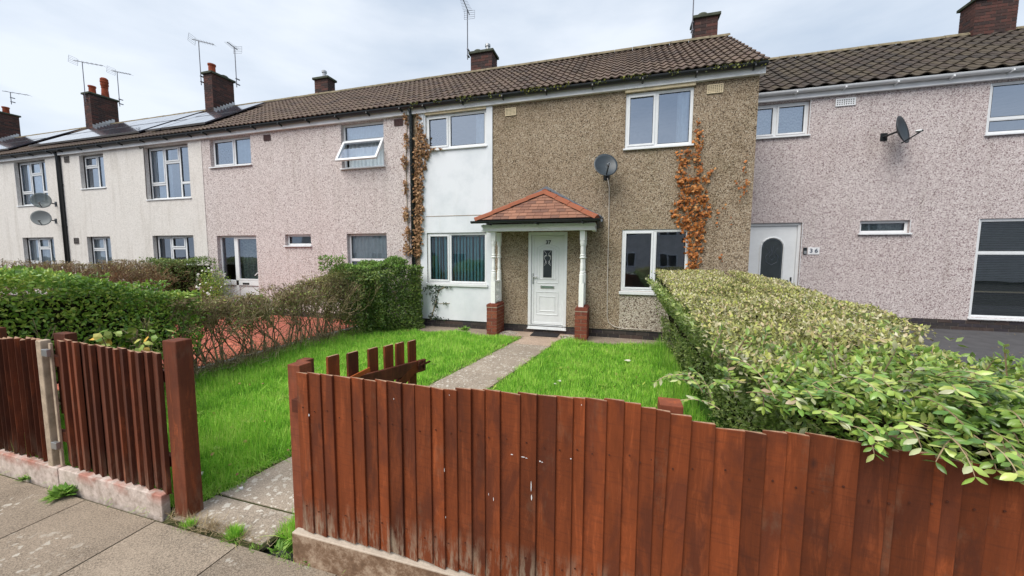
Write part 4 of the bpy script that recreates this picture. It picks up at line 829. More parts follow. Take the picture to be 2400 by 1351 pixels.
for lb, (bx, by), (tx, ty), Y, aim, L_, g_, n_ in (
    ('aerial at the left of the chimney with two pots', (201, 240), (187, 147), 9.85, (.8, .25, -.14), 1.15, True, 6),
    ('shorter aerial at the right of the chimney with two pots', (281, 250), (278, 168), 10.8, (.8, .2, -.16), .85, True, 6),
    ('tall aerial at the left of the single-pot chimney', (472, 200), (466, 96), 9.7, (.75, .3, -.16), .7, True, 7),
    ('aerial standing at the right of the single-pot chimney', (555, 205), (551, 112), 10.5, (.2, -.9, .05), .45, True, 7),
    ('tall aerial on the chimney with the steel flue', (1096, 140), (1092, 24), 10.6, (.1, -.95, .06), .7, True, 10),
    ('tall bare pole at the chimney nearest the gable', (1622, 82), (1622, -60), 10.6, (.1, -.95, .06), .6, True, 6),
    ('faint small aerial above the far left chimney', (27, 245), (27, 216), 10.3, (.8, .3, -.12), 1.1, False, 4),
    ('thin aerial mast on the far right chimney', (2290, 30), (2293, -70), 12.5, (.3, -.9, 0), .5, True, 6)):
    x, z = at(bx, by, Y); x2, z2 = at(tx, ty, Y); aerial(lb, (x, Y, z), z2-z, aim, L_, g_, None, n_)
# number 36 plaque & doorbell
x, z = f6(1906.5, 588.5); pq = MB().box(-.11, .11, -.012, 0, -.08, .08).build('number_plaque', 'sign', loc=(x, Y6-.001, z)); tag(pq, 'small white plaque reading 36 beside the mauve house door', 'number plaque')
inst('digits', text_mesh('3 6', .125, 'inkgrey', .002), pq, (0, -.014, 0), (math.pi/2, 0, 0))
x, z = f6(1886, 588.5); db = MB().box(-.035, .035, -.025, 0, -.075, .075).build('doorbell', 'black', loc=(x, Y6-.001, z)); tag(db, 'black and silver doorbell between the white door and the 36 plaque', 'doorbell')
MB().box(-.028, .028, -.03, -.0255, -.068, .0).build('button_plate', 'steel', db)
# ------------------------------------------------------------------ fences
def board(name, parent, x, wdt, z0, z1, y, th=.020, mat='board', tilt=.0, lean=0, cut=0, endg=True):
    q = MB(); a, b = -wdt/2, wdt/2; yl, yr_ = -.006, -th      # left edge thin and tucked, right edge thick and proud
    H = z1-z0; q.v = [(a, yl, 0), (b, yr_, 0), (b, 0, 0), (a, 0, 0), (a, yl, H-cut), (b, yr_, H), (b, 0, H), (a, 0, H-cut)]
    q.f = [(0, 3, 2, 1), (4, 5, 6, 7), (0, 1, 5, 4), (1, 2, 6, 5), (2, 3, 7, 6), (3, 0, 4, 7)]
    m = q.mesh(name, mat); m.materials.append(M['endgrain']); m.polygons[1].material_index = 1
    o = inst(name, m, parent, (x, y, z0), (tilt, lean, 0)); b_ = o.modifiers.new('b', 'BEVEL'); b_.width = .0018; b_.segments = 1; return o
fr = empty('board_fence', (0, 1.55, 0), 'red-brown overlapping board fence with uneven tops right of the gateway', 'fence', 'street fence either side of the gateway')
b7 = [697, 722, 752, 780, 821, 849, 879, 904, 937, 968, 1006, 1036, 1067, 1100, 1132, 1168, 1213, 1253, 1298, 1338, 1366, 1415, 1456, 1494]
b8 = [1507, 1543, 1592, 1664, 1733, 1783, 1829, 1881, 1942, 2000, 2072, 2092, 2175, 2182, 2245, 2312, 2390]
bx_ = [F(p, 1000, 1.52)[0] for p in b7]+[F(p, 1150, 1.52)[0] for p in b8]
while bx_[-1] < 3.6: bx_.append(bx_[-1]+random.uniform(.07, .10))
def ftop(x):
    return float(np.interp(x, [-1.75, -1.35, -.92, -.44, .08, .11, .19, .23, .35, .45, .58, .73, 1.03, 1.24, 4], [1.085, 1.08, 1.08, 1.10, 1.12, 1.09, 1.10, 1.085, 1.055, 1.05, 1.065, 1.07, 1.04, 1.03, 1.0]))
for i in range(len(bx_)-1):
    xa, xb = bx_[i], bx_[i+1]
    if xb-xa < .02: xb = xa+.03
    wd_ = xb-xa+.012; tp = ftop((xa+xb)/2)+random.uniform(-.006, .006); ln_ = random.uniform(-.003, .003); z0_ = .185+random.uniform(-.006, .01); zb_off = 0
    if i == 23: xb += .03; wd_ += .03
    if 24 <= i <= 25: ln_ = .018; wd_ += .014
    if i == 0: z0_ -= .012
    o = board('board', fr, (xa+xb)/2+.004, wd_, z0_, tp, 1.535+random.uniform(-.002, .002), .019, 'board', random.uniform(-.003, .003), ln_, random.uniform(-.004, .006))
for z in (.33, .88): MB().box(-1.70, 3.6, 1.540, 1.575, z-.035, z+.035).build('fence_rail', 'rail', fr)
for x, w_, zt in ((-1.718, .085, 1.095), (.215, .09, 1.10), (2.2, .09, 1.05)):
    MB().box(x-w_/2, x+w_/2, 1.577, 1.577+w_, -.05, zt).build('fence_post', 'rail', fr, bevel=.004)
for i, (xa, xb) in enumerate(((-1.70, .16), (.17, 2.1), (2.11, 4.0))):
    g = MB().box(xa, xb, 1.50, 1.545, -.05, .176).build('gravel_board', 'gravelR', fr, bevel=.006)
q = MB()
for i in range(len(bx_)-1):
    for z in (.33, .88):
        x = (bx_[i]+bx_[i+1])/2+random.uniform(-.012, .012); zz = z+random.uniform(-.02, .02); q.lathe((0, 0, 0), [(.004, 0), (.004, .002)], 6)
        for k_ in range(len(q.v)-12, len(q.v)): a = q.v[k_]; q.v[k_] = (x+a[0], 1.5175-a[2], zz+a[1])
q.build('nails', 'rust', fr)['kind'] = 'stuff'
q = MB()
for px, py, w_, h_ in ((1199.8, 1065, 7, 3), (1226, 1071, 13, 2.6), (1234, 1073.5, 6, 2), (1266, 1081, 5, 3.5), (1271, 1083, 5, 2), (1338, 1075, 4, 3), (1245, 1140, 2, 30), (1246, 1166, 3, 16), (1042, 1102, 1.3, 14), (923.5, 935, 2, 5), (1053.7, 926, 2, 3), (1145.5, 1158, 1.4, 7), (1157, 1170, 1.6, 12), (1045, 1212, 1.4, 8), (725, 973, 4, 9), (1363, 949, 2, 4)):
    x, z = F(px, py, 1.515); s_ = 1.55/867; w_ *= s_; h_ *= s_; q.poly([(x+w_*.5*math.cos(a)*random.uniform(.7, 1.1), 1.5125, z+h_*.5*math.sin(a)*random.uniform(.7, 1.1)) for a in [2*math.pi*k_/7 for k_ in range(7)]])
q.build('paint_splashes', 'pvc', fr)
# left fence
fl_ = empty('board_fence', (-3.6, 1.55, 0), 'old brown board fence with concrete post left of the gateway', 'fence', 'street fence either side of the gateway')
def zt_l(x): return float(np.interp(x, [-9, -4.5, -4.02, -3.8, -2.8, -2.7], [1.05, 1.06, 1.085, 1.09, 1.075, 1.07]))
x = -3.858; i = 0
while x < -2.80:
    w_ = random.choice([.062, .075, .085, .1]); w_ = min(w_, -2.765-x) if -2.765-x > .05 else .05
    o = board('board', fl_, x+w_/2, w_+.064, .165+random.uniform(-.02, .01), zt_l(x)+random.uniform(-.01, .01), 1.585+random.uniform(-.006, .006), .026, 'boarddark', 0, random.uniform(-.006, .006), random.uniform(0, .01)); o.rotation_euler.z = -.16; x += w_
x = -4.03
while x > -7.0:
    w_ = random.choice([.05, .06, .07]); gap = random.choice([.0, .012, .03]) if x > -4.6 else 0
    o = board('board', fl_, x-w_/2, w_+.052, .165+random.uniform(-.01, .01), zt_l(x)+random.uniform(-.01, .01), 1.585, .034, 'boarddark', 0, random.uniform(-.008, .008), 0); o.rotation_euler.z = -.16; x -= w_+gap
for z in (.35, .92): MB().box(-7, -2.74, 1.592, 1.63, z-.035, z+.035).build('fence_rail', 'rail', fl_)
MB().box(-2.735, -2.615, 1.565, 1.66, -.05, 1.165).build('gate_post', 'boarddark', fl_, bevel=.006)
MB().box(-3.985, -3.925, 1.53, 1.585, -.02, 1.085).build('concrete_post', 'concpost', fl_, bevel=.006)
MB().box(-4.02, -3.88, 1.635, 1.70, .5, 1.115).build('timber_post', 'boarddark', fl_, bevel=.004)
MB().box(-3.872, -3.848, 1.545, 1.56, .16, 1.07).build('pale_batten', 'concpost', fl_, bevel=.003)
for z in (.30, .98): MB().box(-3.90, -3.84, 1.52, 1.544, z, z+.05).build('fixing_clip', 'steel', fl_, bevel=.003)
MB().box(-4.93, -4.80, 1.635, 1.70, .4, 1.10).build('timber_post', 'boarddark', fl_, bevel=.004)
for xa, xb in ((-3.86, -2.785), (-5.8, -3.87), (-7.8, -5.81)): MB().box(xa, xb, 1.525, 1.575, -.05, .155).build('gravel_board', 'gravelL', fl_, bevel=.006)
# gate
gt = empty('picket_gate', (-1.80, 1.74, 0), 'red-brown picket gate standing open against the inside of the fence', 'gate')
GA, GB = Vector((-1.80, 1.76, 0)), Vector((-1.64, 2.68, 0)); gd = (GB-GA).normalized(); gn = Vector((gd.y, -gd.x, 0))
def gate_hit(px, py):
    r = ray(px, py); den = r.x*gn.x+r.y*gn.y; t = (GA.x*gn.x+GA.y*gn.y)/den; p = Vector((r.x*t, r.y*t, CZ+r.z*t)); return (p-GA).dot(gd), p.z
for px, py in ((782, 834), (828, 826), (875.5, 816.5), (912, 810), (938.5, 804), (967, 799)):
    s_, z = gate_hit(px, py); w_ = .085; zt = min(z, 1.16)
    q = MB().box(-w_/2, w_/2, 0, .02, .14, zt-.006).box(-w_/2+.003, w_/2-.003, .001, .019, zt-.006, zt); o = q.build('picket', 'board', None); o.data.materials.append(M['endgrain']); o.data.polygons[7].material_index = 1
    o.parent = gt; o.location = GA+gd*s_-gt.location; o.rotation_euler.z = math.atan2(gd.y, gd.x)
(sa, za), (sb, zb) = gate_hit(832, 884), gate_hit(986, 846)
def gp(s_, z, off): return GA+gd*s_+gn*off+Vector((0, 0, z))
MB().obox(gp(-.02, za-.01, .035), gp(sb+.01, zb-.03, .035), .026, .10).build('gate_rail', 'rail', gt, bevel=.003)
MB().obox(gp(-.02, .30, .035), gp(sb+.01, .30, .035), .028, .075).build('gate_rail', 'rail', gt, bevel=.003)
MB().obox(gp(.05, .36, .036), gp(sb-.08, .80, .036), .026, .07).build('brace', 'board', gt)
MB().obox(gp(.10, .86, .052), gp(.42, .90, .052), .01, .03).build('pale_offcut', plain('fresh orange stain', (.45, .10, .02), .7), gt)
lt = MB().obox(gp(sb-.10, zb-.015, .058), gp(sb+.05, zb-.01, .058), .014, .014); lt.obox(gp(sb-.08, zb-.05, .054), gp(sb-.08, zb+.02, .054), .01, .03); lt.obox(gp(sb-.02, zb-.05, .054), gp(sb-.02, zb+.02, .054), .01, .03); lt.build('bolt_latch', 'rust', gt)
MB().box(-1.90, -1.79, 1.68, 1.76, .0, 1.07).build('hinge_post', 'rail', gt, bevel=.004) if False else None
MB().box(-1.80, -1.735, 1.672, 1.74, -.03, 1.09).build('hinge_post', 'rail', fr, bevel=.004)
# ------------------------------------------------------------------ hedges & plants
def wob(P, s, a):
    return a*(np.sin(P[:, 0]*s+1.3*np.sin(P[:, 1]*s*.7+.5))+np.sin(P[:, 1]*s*1.3+P[:, 2]*s*.9+2)+.6*np.sin(P[:, 2]*s*1.7+P[:, 0]*s*2.1))/2.6
def shell(n, sides, depth=.09, wa=.05, ws=4.5):
    """sides: list of (origin, u, v, normal, weight); returns points and outward normals"""
    W_ = np.array([np.linalg.norm(np.cross(s[1], s[2]))*s[4] for s in sides]); cnt = (n*W_/W_.sum()).astype(int); Ps, Ns = [], []
    for (o, u, v, nn, _), k_ in zip(sides, cnt):
        o, u, v, nn = map(np.array, (o, u, v, nn)); P = o+rng.random((k_, 1))*u+rng.random((k_, 1))*v; nn = nn/np.linalg.norm(nn)
        P = P+nn*(wob(P, ws, wa)-rng.exponential(depth*.5, k_))[:, None]; Ps.append(P); Ns.append(np.tile(nn, (k_, 1)))
    return np.concatenate(Ps), np.concatenate(Ns)
def foliage(name, parent, P, Nn, size, mat, tv=LEAF_V, tf=LEAF_F, flat=.8, upb=.3, wratio=1.0):
    n = len(P); A = nrm(rv(n)+Nn*.5+np.array((0, 0, upb))); NN = nrm(Nn*flat+rv(n)*.6+np.array((0, 0, .45)))
    V, Fc = scatter(tv, tf, P, A, NN, size, size*wratio if not np.isscalar(wratio) else np.asarray(size)*wratio); o = put(name, npmesh(name, V, Fc, mat), parent); o['kind'] = 'stuff'; return o
def twigs(name, parent, roots, height, spread, levels=4, r0=.011, mat='twig', lean=.25, kids=3, straight=.35, topf=None):
    segs = []
    def grow(p, d, L, r, lv, zmax):
        n = 2
        for k_ in range(n):
            d2 = (d+Vector([random.gauss(0, .16) for _ in range(3)])).normalized(); q_ = p+d2*L/n
            if q_.z > zmax: q_.z = zmax-random.random()*.04
            segs.append((p, q_, r, r*.82)); p = q_; d = d2; r *= .82
        if lv:
            for _ in range(kids):
                d3 = (d*1.0+Vector((random.gauss(0, spread), random.gauss(0, spread), random.gauss(straight, .35)))).normalized(); grow(p, d3, L*random.uniform(.55, .85), r*.72, lv-1, zmax)
    for (x, y) in roots:
        zm = topf(x, y) if topf else height
        grow(Vector((x, y, 0)), Vector((random.gauss(0, lean), random.gauss(0, lean), 1)).normalized(), zm*.36, r0*random.uniform(.7, 1.3), levels, zm*random.uniform(.94, 1.02))
    a = np.array([s[0][:] for s in segs]); b = np.array([s[1][:] for s in segs]); ra = np.array([s[2] for s in segs]); rb = np.array([s[3] for s in segs])
    d = nrm(b-a); ref = np.tile((0.3, .9, .1), (len(a), 1)); x = nrm(np.cross(d, ref)); y = np.cross(x, d); V = []
    for P, R in ((a, ra), (b, rb)):
        for k_ in range(3): an = 2*math.pi*k_/3; V.append(P+(x*math.cos(an)+y*math.sin(an))*np.maximum(R, .0034)[:, None])
    V = np.stack(V, 1); Fc = np.array([(0, 1, 4, 3), (1, 2, 5, 4), (2, 0, 3, 5)])[None]+np.arange(len(a))[:, None, None]*6
    o = put(name, npmesh(name, V.reshape(-1, 3), Fc.reshape(-1, 4), mat), parent); o['kind'] = 'stuff'
    return a, b
# --- big privet hedge on the right (L-shaped)
hg = empty('privet_hedge', (1.3, 4, 0), 'broad clipped privet hedge with a dusty flat top spilling over the fence', 'hedge')
ZT = lambda y: 1.24+(y-2.2)*.045
tops = [((.52, 1.95, 1.22), (.10, 5.4, .25), (1.0, 0, -.01), (0, 0, 1), 1.0), ((1.45, 3.0, 1.26), (.35, 4.3, .18), (.50, 0, -.03), (0, 0, 1), 1.0)]
P, Nn = shell(46000, tops, .06, .045, 4.2); foliage('clipped_top', hg, P, Nn, rng.uniform(.024, .042, len(P)), 'privettop', flat=1.3, upb=.0)
sides = [((.90, 1.95, .62), (-.04, 5.4, .08), (-.36, 0, .60), (-1, 0, .2), 1.0), ((1.02, 2.1, .02), (-.16, 5.25, 0), (-.12, 0, .60), (-1, 0, -.1), .55), ((.80, 7.35, .02), (1.6, 0, 0), (-.3, 0, 1.42), (0, 1, 0), .2), ((1.55, 2.3, .05), (.75, 5.1, 0), (0, 0, 1.25), (1, -.1, 0), .2)]
P, Nn = shell(30000, sides, .12, .075, 4.6); foliage('foliage', hg, P, Nn, rng.uniform(.026, .05, len(P)), 'privet', flat=.8)
sides = [((.62, 1.60, 1.13), (5.0, 0, .02), (0, .66, .13), (0, -.2, 1), 1.0), ((.72, 1.66, .80), (4.9, 0, 0), (0, -.03, .38), (0, -1, .3), .9), ((2.0, 2.28, .4), (3.6, 0, 0), (0, 0, .85), (0, 1, 0), .2)]
P, Nn = shell(27000, sides, .07, .05, 5.5); P = P[(P[:, 1] > 1.585) | (P[:, 2] > 1.09)]; Nn = np.tile((0, -.4, .9), (len(P), 1))
d_ = np.linalg.norm(P-np.array((0, 0, CZ)), axis=1); size = rng.uniform(.028, .048, len(P)); 
# shoots spilling over the fence
sh = MB(); SP, SA = [], []
for i in range(150):
    x = random.uniform(.30, 3.4); y = random.uniform(1.60, 1.9); p = Vector((x, y, 1.10+random.random()*.10+(.03 if x > .8 else -.05))); d = Vector((random.gauss(-.1 if x > .7 else -.5, .35), random.gauss(-.55 if x > .62 else -.05, .3), random.uniform(.15, .8))).normalized(); L_ = random.uniform(.10, .19); pts = [p]
    for k_ in range(7):
        p = p+d*L_/7; d = (d+Vector((0, -.02, -.16))).normalized(); pts.append(p)
        for sgn in (-1, 1):
            s_ = d.cross(Vector((0, 0, 1))).normalized()*sgn; SP.append(p[:]); SA.append((s_*1.0+d*.55+Vector([random.gauss(0, .2) for _ in range(3)]))[:])
    SP.append(p[:]); SA.append(d[:]); sh.tube(pts, [.0022]*7+[.001], 4)
for i in range(26):
    x = random.uniform(.45, 2.6); y = random.uniform(1.75, 2.3); p = Vector((x, y, 1.16)); d = Vector((random.gauss(0, .3), random.gauss(-.1, .3), 1)).normalized(); L_ = random.uniform(.10, .2); pts = [p]
    for k_ in range(6):
        p = p+d*L_/6; pts.append(p)
        for sgn in (-1, 1): s_ = d.cross(Vector((1, 0, 0))).normalized()*sgn; SP.append(p[:]); SA.append((s_+d*.8+Vector([random.gauss(0, .25) for _ in range(3)]))[:])
    sh.tube(pts, [.0035]*6+[.0015], 4)
for i in range(170):
    x = .62+2.9*random.random()**.8; p = Vector((x, random.uniform(1.50, 1.60), random.uniform(1.09, 1.15)+.0*x)); d = Vector((random.gauss(0, .35), -.7, random.uniform(-.25, .25))).normalized(); L_ = random.uniform(.05, .12)*(1+.3*(x > .9)); pts = [p]
    for k_ in range(5):
        p = p+d*L_/5; d = (d+Vector((0, .05, -.28))).normalized(); pts.append(p)
        for sgn in (-1, 1): s_ = d.cross(Vector((0, 0, 1))).normalized()*sgn; SP.append(p[:]); SA.append((s_+d*.5+Vector([random.gauss(0, .2) for _ in range(3)]))[:])
    sh.tube(pts, [.002]*5+[.001], 4)
sh.build('shoots', 'twig', hg)['kind'] = 'stuff'
SP, SA = np.array(SP), np.array(SA); ss = rng.uniform(.030, .050, len(SP)); SN = nrm(rv(len(SP))*.45+np.array((0, -.35, 1)))
A = np.concatenate([nrm(rv(len(P))+Nn*.3), SA]); NN = np.concatenate([nrm(Nn*.9+rv(len(P))*.5), SN]); P = np.concatenate([P, SP]); size = np.concatenate([size, ss])
d_ = np.linalg.norm(P-np.array((0, 0, CZ)), axis=1); score = size/d_; score[(P[:, 0] > 2.2)] *= .5; score[:-len(SP)] *= .8; order = np.argsort(-score); big = order[:300]; rest = order[300:]
V, Fc = scatter(BIG_V, BIG_F, P[rest], A[rest], NN[rest], size[rest]); o = put('near_foliage', npmesh('near_foliage', V, Fc, 'privetbig'), hg); o['kind'] = 'stuff'
k = N('single privet leaf', .3, .6); c = k.ramp(k.rnd(), (0, (.07, .16, .03)), (.4, (.15, .28, .05)), (.65, (.28, .42, .075)), (.84, (.46, .53, .14)), (.95, (.38, .40, .24)), (1, (.38, .25, .17))); k.col(c); M['oneleaf'] = k.m
lm = bpy.data.meshes.new('leaf'); lm.from_pydata([tuple(v) for v in BIG_V], [], [tuple(int(i) for i in f) for f in BIG_F]); lm.materials.append(M['oneleaf']); lm.shade_smooth()
for i in big:
    a_ = Vector(A[i]).normalized(); x_ = a_.cross(Vector(NN[i])).normalized(); z_ = x_.cross(a_); o = bpy.data.objects.new('leaf', lm); col.objects.link(o); o.parent = hg
    o.matrix_local = Matrix.Translation(Vector(P[i])-hg.location) @ Matrix((x_, a_, z_)).transposed().to_4x4() @ Matrix.Scale(size[i], 4)
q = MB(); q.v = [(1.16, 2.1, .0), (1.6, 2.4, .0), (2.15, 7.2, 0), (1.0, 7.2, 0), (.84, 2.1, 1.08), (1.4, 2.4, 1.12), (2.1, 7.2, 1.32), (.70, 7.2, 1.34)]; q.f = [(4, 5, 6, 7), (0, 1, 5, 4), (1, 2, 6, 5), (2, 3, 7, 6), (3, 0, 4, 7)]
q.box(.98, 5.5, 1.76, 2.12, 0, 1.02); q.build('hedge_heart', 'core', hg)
# --- dividing hedge on the left, three plants
def ztop_div(y): return float(np.interp(y, [1.6, 2.0, 2.6, 3.2, 3.6, 4.1, 4.6, 5.4, 6.5, 7.7], [1.50, 1.50, 1.38, 1.20, 1.15, 1.10, 1.06, 1.20, 1.36, 1.56]))
g1 = empty('green_hedge', (-5.7, 2.4, 0), 'leafy green hedge behind the old fence at the left edge', 'hedge')
sides = []
ys = [1.65, 2.1, 2.6, 3.1, 3.45]
for a, b in zip(ys[:-1], ys[1:]):
    za, zb_ = ztop_div(a), ztop_div(b); sides += [((-6.2, a, za), (0, b-a, zb_-za), (.95, 0, 0), (0, 0, 1), 1), ((-5.25, a, .45), (0, b-a, 0), (0, 0, za-.45), (1, 0, 0), 1.1)]
sides.append(((-6.2, 1.66, .4), (.95, 0, 0), (0, 0, 1.1), (0, -1, 0), .9))
P, Nn = shell(17000, sides, .12, .10, 4.3); foliage('foliage', g1, P, Nn, rng.uniform(.03, .058, len(P)), 'greenleaf', flat=.7)
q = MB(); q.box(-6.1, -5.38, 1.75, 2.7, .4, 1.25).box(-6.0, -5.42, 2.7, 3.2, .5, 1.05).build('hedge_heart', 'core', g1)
twigs('stems', g1, [(-5.7+random.uniform(-.25, .25), 1.8+random.random()*1.7) for _ in range(22)], 1.1, .3, 2, .013, topf=lambda x, y: ztop_div(y)-.06)
g2 = empty('bare_hedge', (-5.6, 4.6, 0), 'thin twiggy hedge in the middle with red paving showing through', 'hedge')
a_, b_ = twigs('stems', g2, [(-5.62+random.uniform(-.17, .17), 3.15+i*.047+random.uniform(-.06, .06)) for i in range(64)], 1.1, .42, 4, .017, topf=lambda x, y: ztop_div(y))
mid = np.concatenate([a_, b_]); mid = mid[rng.random(len(mid)) < .30]; hi = mid[(mid[:, 2] > .62) | (rng.random(len(mid)) < .25)]
foliage('sparse_leaves', g2, hi+rv(len(hi))*.02, nrm(rv(len(hi))), rng.uniform(.022, .045, len(hi)), 'dryleaf'); hi2 = mid[(mid[:, 2] > .55) & (rng.random(len(mid)) < .22)]; foliage('green_leaves', g2, hi2+rv(len(hi2))*.02, nrm(rv(len(hi2))), rng.uniform(.022, .045, len(hi2)), 'greenleaf')
P = np.c_[rng.normal(-5.55, .13, 3800), rng.uniform(3.1, 6.2, 3800), np.zeros(3800)]; P[:, 2] = rng.exponential(.11, 3800); P[:, 0] = rng.normal(-5.5, .16, 3800)
V, Fc = scatter(BLADE_V, BLADE_F, P, nrm(rv(3800)*.8+np.array((0, 0, .7))), rv(3800), rng.uniform(.07, .2, 3800), .007); o = put('dry_undergrowth', npmesh('dry_undergrowth', V, Fc, 'straw'), g2); o['kind'] = 'stuff'
g3 = empty('bushy_hedge', (-5.3, 6.9, 0), 'dense dark green bushy hedge end against the white wall panel', 'hedge')
sides = []; ys = [5.6, 6.1, 6.6, 7.1, 7.6]; XR = lambda y: float(np.interp(y, [5.6, 6.5, 7.0, 7.6], [-5.32, -5.08, -4.74, -4.34]))
for a, b in zip(ys[:-1], ys[1:]):
    za, zb_ = ztop_div(a)+.02, ztop_div(b)+.02; xr, xr2 = XR(a), XR(b)
    sides += [((-5.95, a, za-.02), (0, b-a, zb_-za), (xr+5.9, 0, 0), (0, 0, 1), 1.1), ((xr, a, .02 if a > 6.0 else .45), (xr2-xr, b-a, 0), (-.05, 0, za-.05), (1, -.8, 0), 1.3)]
sides += [((-5.95, 6.25, .3), (.95, 0, 0), (0, 0, 1.0), (0, -1, .1), .9), ((-5.9, 6.6, .2), (1.1, 0, 0), (0, 0, 1.15), (0, -1, .1), .7)]
P, Nn = shell(34000, sides, .16, .13, 4.5); ks = P[:, 1] > 6.15+.5*rng.random(len(P)); foliage('foliage', g3, P[ks], Nn[ks], rng.uniform(.04, .07, ks.sum()), 'darkleaf', flat=.5)
foliage('sparse_leaves', g3, P[~ks][::2], Nn[~ks][::2], .034, 'dryleaf', flat=.3)
P2 = P[(P[:, 2] > 1.38)]; P2 = P2[rng.random(len(P2)) < .5]; foliage('pale_tips', g3, P2+np.array((0, 0, .03)), np.tile((0, 0, 1.), (len(P2), 1)), rng.uniform(.035, .06, len(P2)), 'weedleaf', flat=.3)
twigs('stems', g3, [(-5.5+random.uniform(-.25, .25), 5.6+random.random()*1.8) for _ in range(34)], 1.2, .38, 3, .011, topf=lambda x, y: ztop_div(y))
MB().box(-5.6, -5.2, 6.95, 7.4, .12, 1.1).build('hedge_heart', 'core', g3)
# --- hedge between the pink and the cream house
g4 = empty('bare_hedge', (-11.5, 5.8, 0), 'distant twiggy hedge in front of the cream house', 'hedge')
a_, b_ = twigs('stems', g4, [(-11.5+random.uniform(-.2, .2), 3.8+i*.045) for i in range(74)], 1.56, .4, 4, .013)
mid = b_[(b_[:, 2] > .9) & (rng.random(len(b_)) < .35)]; foliage('sparse_leaves', g4, mid, nrm(rv(len(mid))), .04, 'dryleaf')
g5 = empty('green_bush', (-11.2, 7.2, 0), 'dark green clipped bush at the end of the distant hedge', 'bush')
P, Nn = shell(5200, [((-11.8, 6.5, 1.56), (0, 1.2, 0), (.9, 0, 0), (0, 0, 1), 1), ((-10.9, 6.5, .2), (0, 1.2, 0), (0, 0, 1.36), (1, 0, 0), 1), ((-11.8, 6.45, .7), (.9, 0, 0), (0, 0, .9), (0, -1, 0), 1)], .14, .08, 5)
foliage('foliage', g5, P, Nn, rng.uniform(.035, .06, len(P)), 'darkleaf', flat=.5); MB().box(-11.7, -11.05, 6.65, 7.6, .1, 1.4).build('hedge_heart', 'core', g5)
def blob(name, label, cat, c, r, n, mat, size, flowers=0):
    o = empty(name, (c[0], c[1], 0), label, cat); u = nrm(rv(n)); P = np.array(c)+u*np.array(r)*(rng.random((n, 1))**.35)*(1+.2*np.sin(u[:, :1]*7)+.15*np.sin(u[:, 1:2]*9)); P = P[P[:, 2] > .02]
    foliage('foliage', o, P, nrm(P-np.array(c)), rng.uniform(.7, 1.2, len(P))*size, mat, flat=.5)
    if flowers:
        u = nrm(rv(flowers)+np.array((0, -.5, .2))); foliage('flowers', o, np.array(c)+u*np.array(r)*1.02, u, .06, 'petal', IVY_V, IVY_F)
    twigs('stems', o, [(c[0]+random.gauss(0, .08), c[1]+random.gauss(0, .08)) for _ in range(5)], c[2]+r[2]*.7, .4, 3, .01); return o
blob('flowering_bush', 'leafy bush with white flowers by the pink house corner', 'bush', (-10.45, 7.2, .78), (.38, .35, .55), 2200, 'greenleaf', .05, 90)
# broad yellowing leaves by the fence
by = empty('broad_leaf_sapling', (-4.9, 2.5, 0), 'yellowing broad leaves poking up behind the old fence', 'plant')
n = 46; P = np.c_[rng.normal(-4.62, .26, n), rng.normal(2.35, .12, n), rng.uniform(.72, .98, n)]; V_, F_ = IVY_V, IVY_F
lm2 = bpy.data.meshes.new('leaf'); lm2.from_pydata([tuple(v) for v in IVY_V], [], [tuple(int(i) for i in f) for f in IVY_F])
k = N('single yellowing leaf', .5, .3); k.col(k.ramp(k.rnd(), (0, (.12, .22, .04)), (.45, (.26, .34, .08)), (.75, (.5, .45, .12)), (1, (.62, .36, .06)))); lm2.materials.append(k.m)
for i in range(n): inst('leaf', lm2, by, tuple(P[i]), (random.uniform(-1.2, -.1), random.uniform(-.5, .5), random.uniform(0, 6.28)), (random.uniform(.06, .10),)*3)
q = MB()
for i in range(0, n, 3): q.tube([(-4.7+random.gauss(0, .05), 2.4, 0), tuple((Vector(P[i])+Vector((-4.7, 2.4, .2)))/2), tuple(P[i])], .004, 4)
q.build('stems', 'twig', by)
# --- ivies
def ivy_leaves(parent, P, size, mat, maxobj, name='leaf'):
    n = len(P); A = nrm(rv(n)*.7+np.array((0, -.25, -.8))); NN = nrm(rv(n)*.5+np.array((0, -1, .35))); s = rng.uniform(.7, 1.25, n)*size
    idx = rng.permutation(n); big, rest = idx[:maxobj], idx[maxobj:]
    if len(rest): V, Fc = scatter(IVY_V, IVY_F, P[rest], A[rest], NN[rest], s[rest]); o = put('foliage', npmesh('foliage', V, Fc, mat), parent); o['kind'] = 'stuff'
    me = bpy.data.meshes.new(name); me.from_pydata([tuple(v) for v in IVY_V], [], [tuple(int(i) for i in f) for f in IVY_F])
    base = {'orangeivy': [(.22, .065, .018), (.38, .125, .028), (.50, .19, .045), (.48, .25, .09)], 'brownivy': [(.17, .085, .04), (.27, .145, .07), (.38, .22, .11), (.48, .31, .17)]}[mat]
    k = N(mat+' single', .6, .3); k.col(k.ramp(k.rnd(), *[(i/3, c) for i, c in enumerate(base)])); me.materials.append(k.m)
    for i in big:
        a_ = Vector(A[i]).normalized(); x_ = a_.cross(Vector(NN[i])).normalized(); z_ = x_.cross(a_); o = bpy.data.objects.new(name, me); col.objects.link(o); o.parent = parent
        o.matrix_local = Matrix.Translation(Vector(P[i])-parent.location) @ Matrix((x_, a_, z_)).transposed().to_4x4() @ Matrix.Scale(s[i], 4)
def blobs_on_wall(spots, dens, Y=YF):
    Ps = []
    for px, py, rx, ry in spots:
        x, z = F(px, py, Y); sc = YF/867*1.05; n = max(3, int(dens*rx*ry/100)); r = np.sqrt(rng.random(n)); a = rng.random(n)*6.283
        Ps.append(np.c_[x+r*np.cos(a)*rx*sc, Y-.015-rng.exponential(.03, n), z+r*np.sin(a)*ry*sc])
    return np.concatenate(Ps)
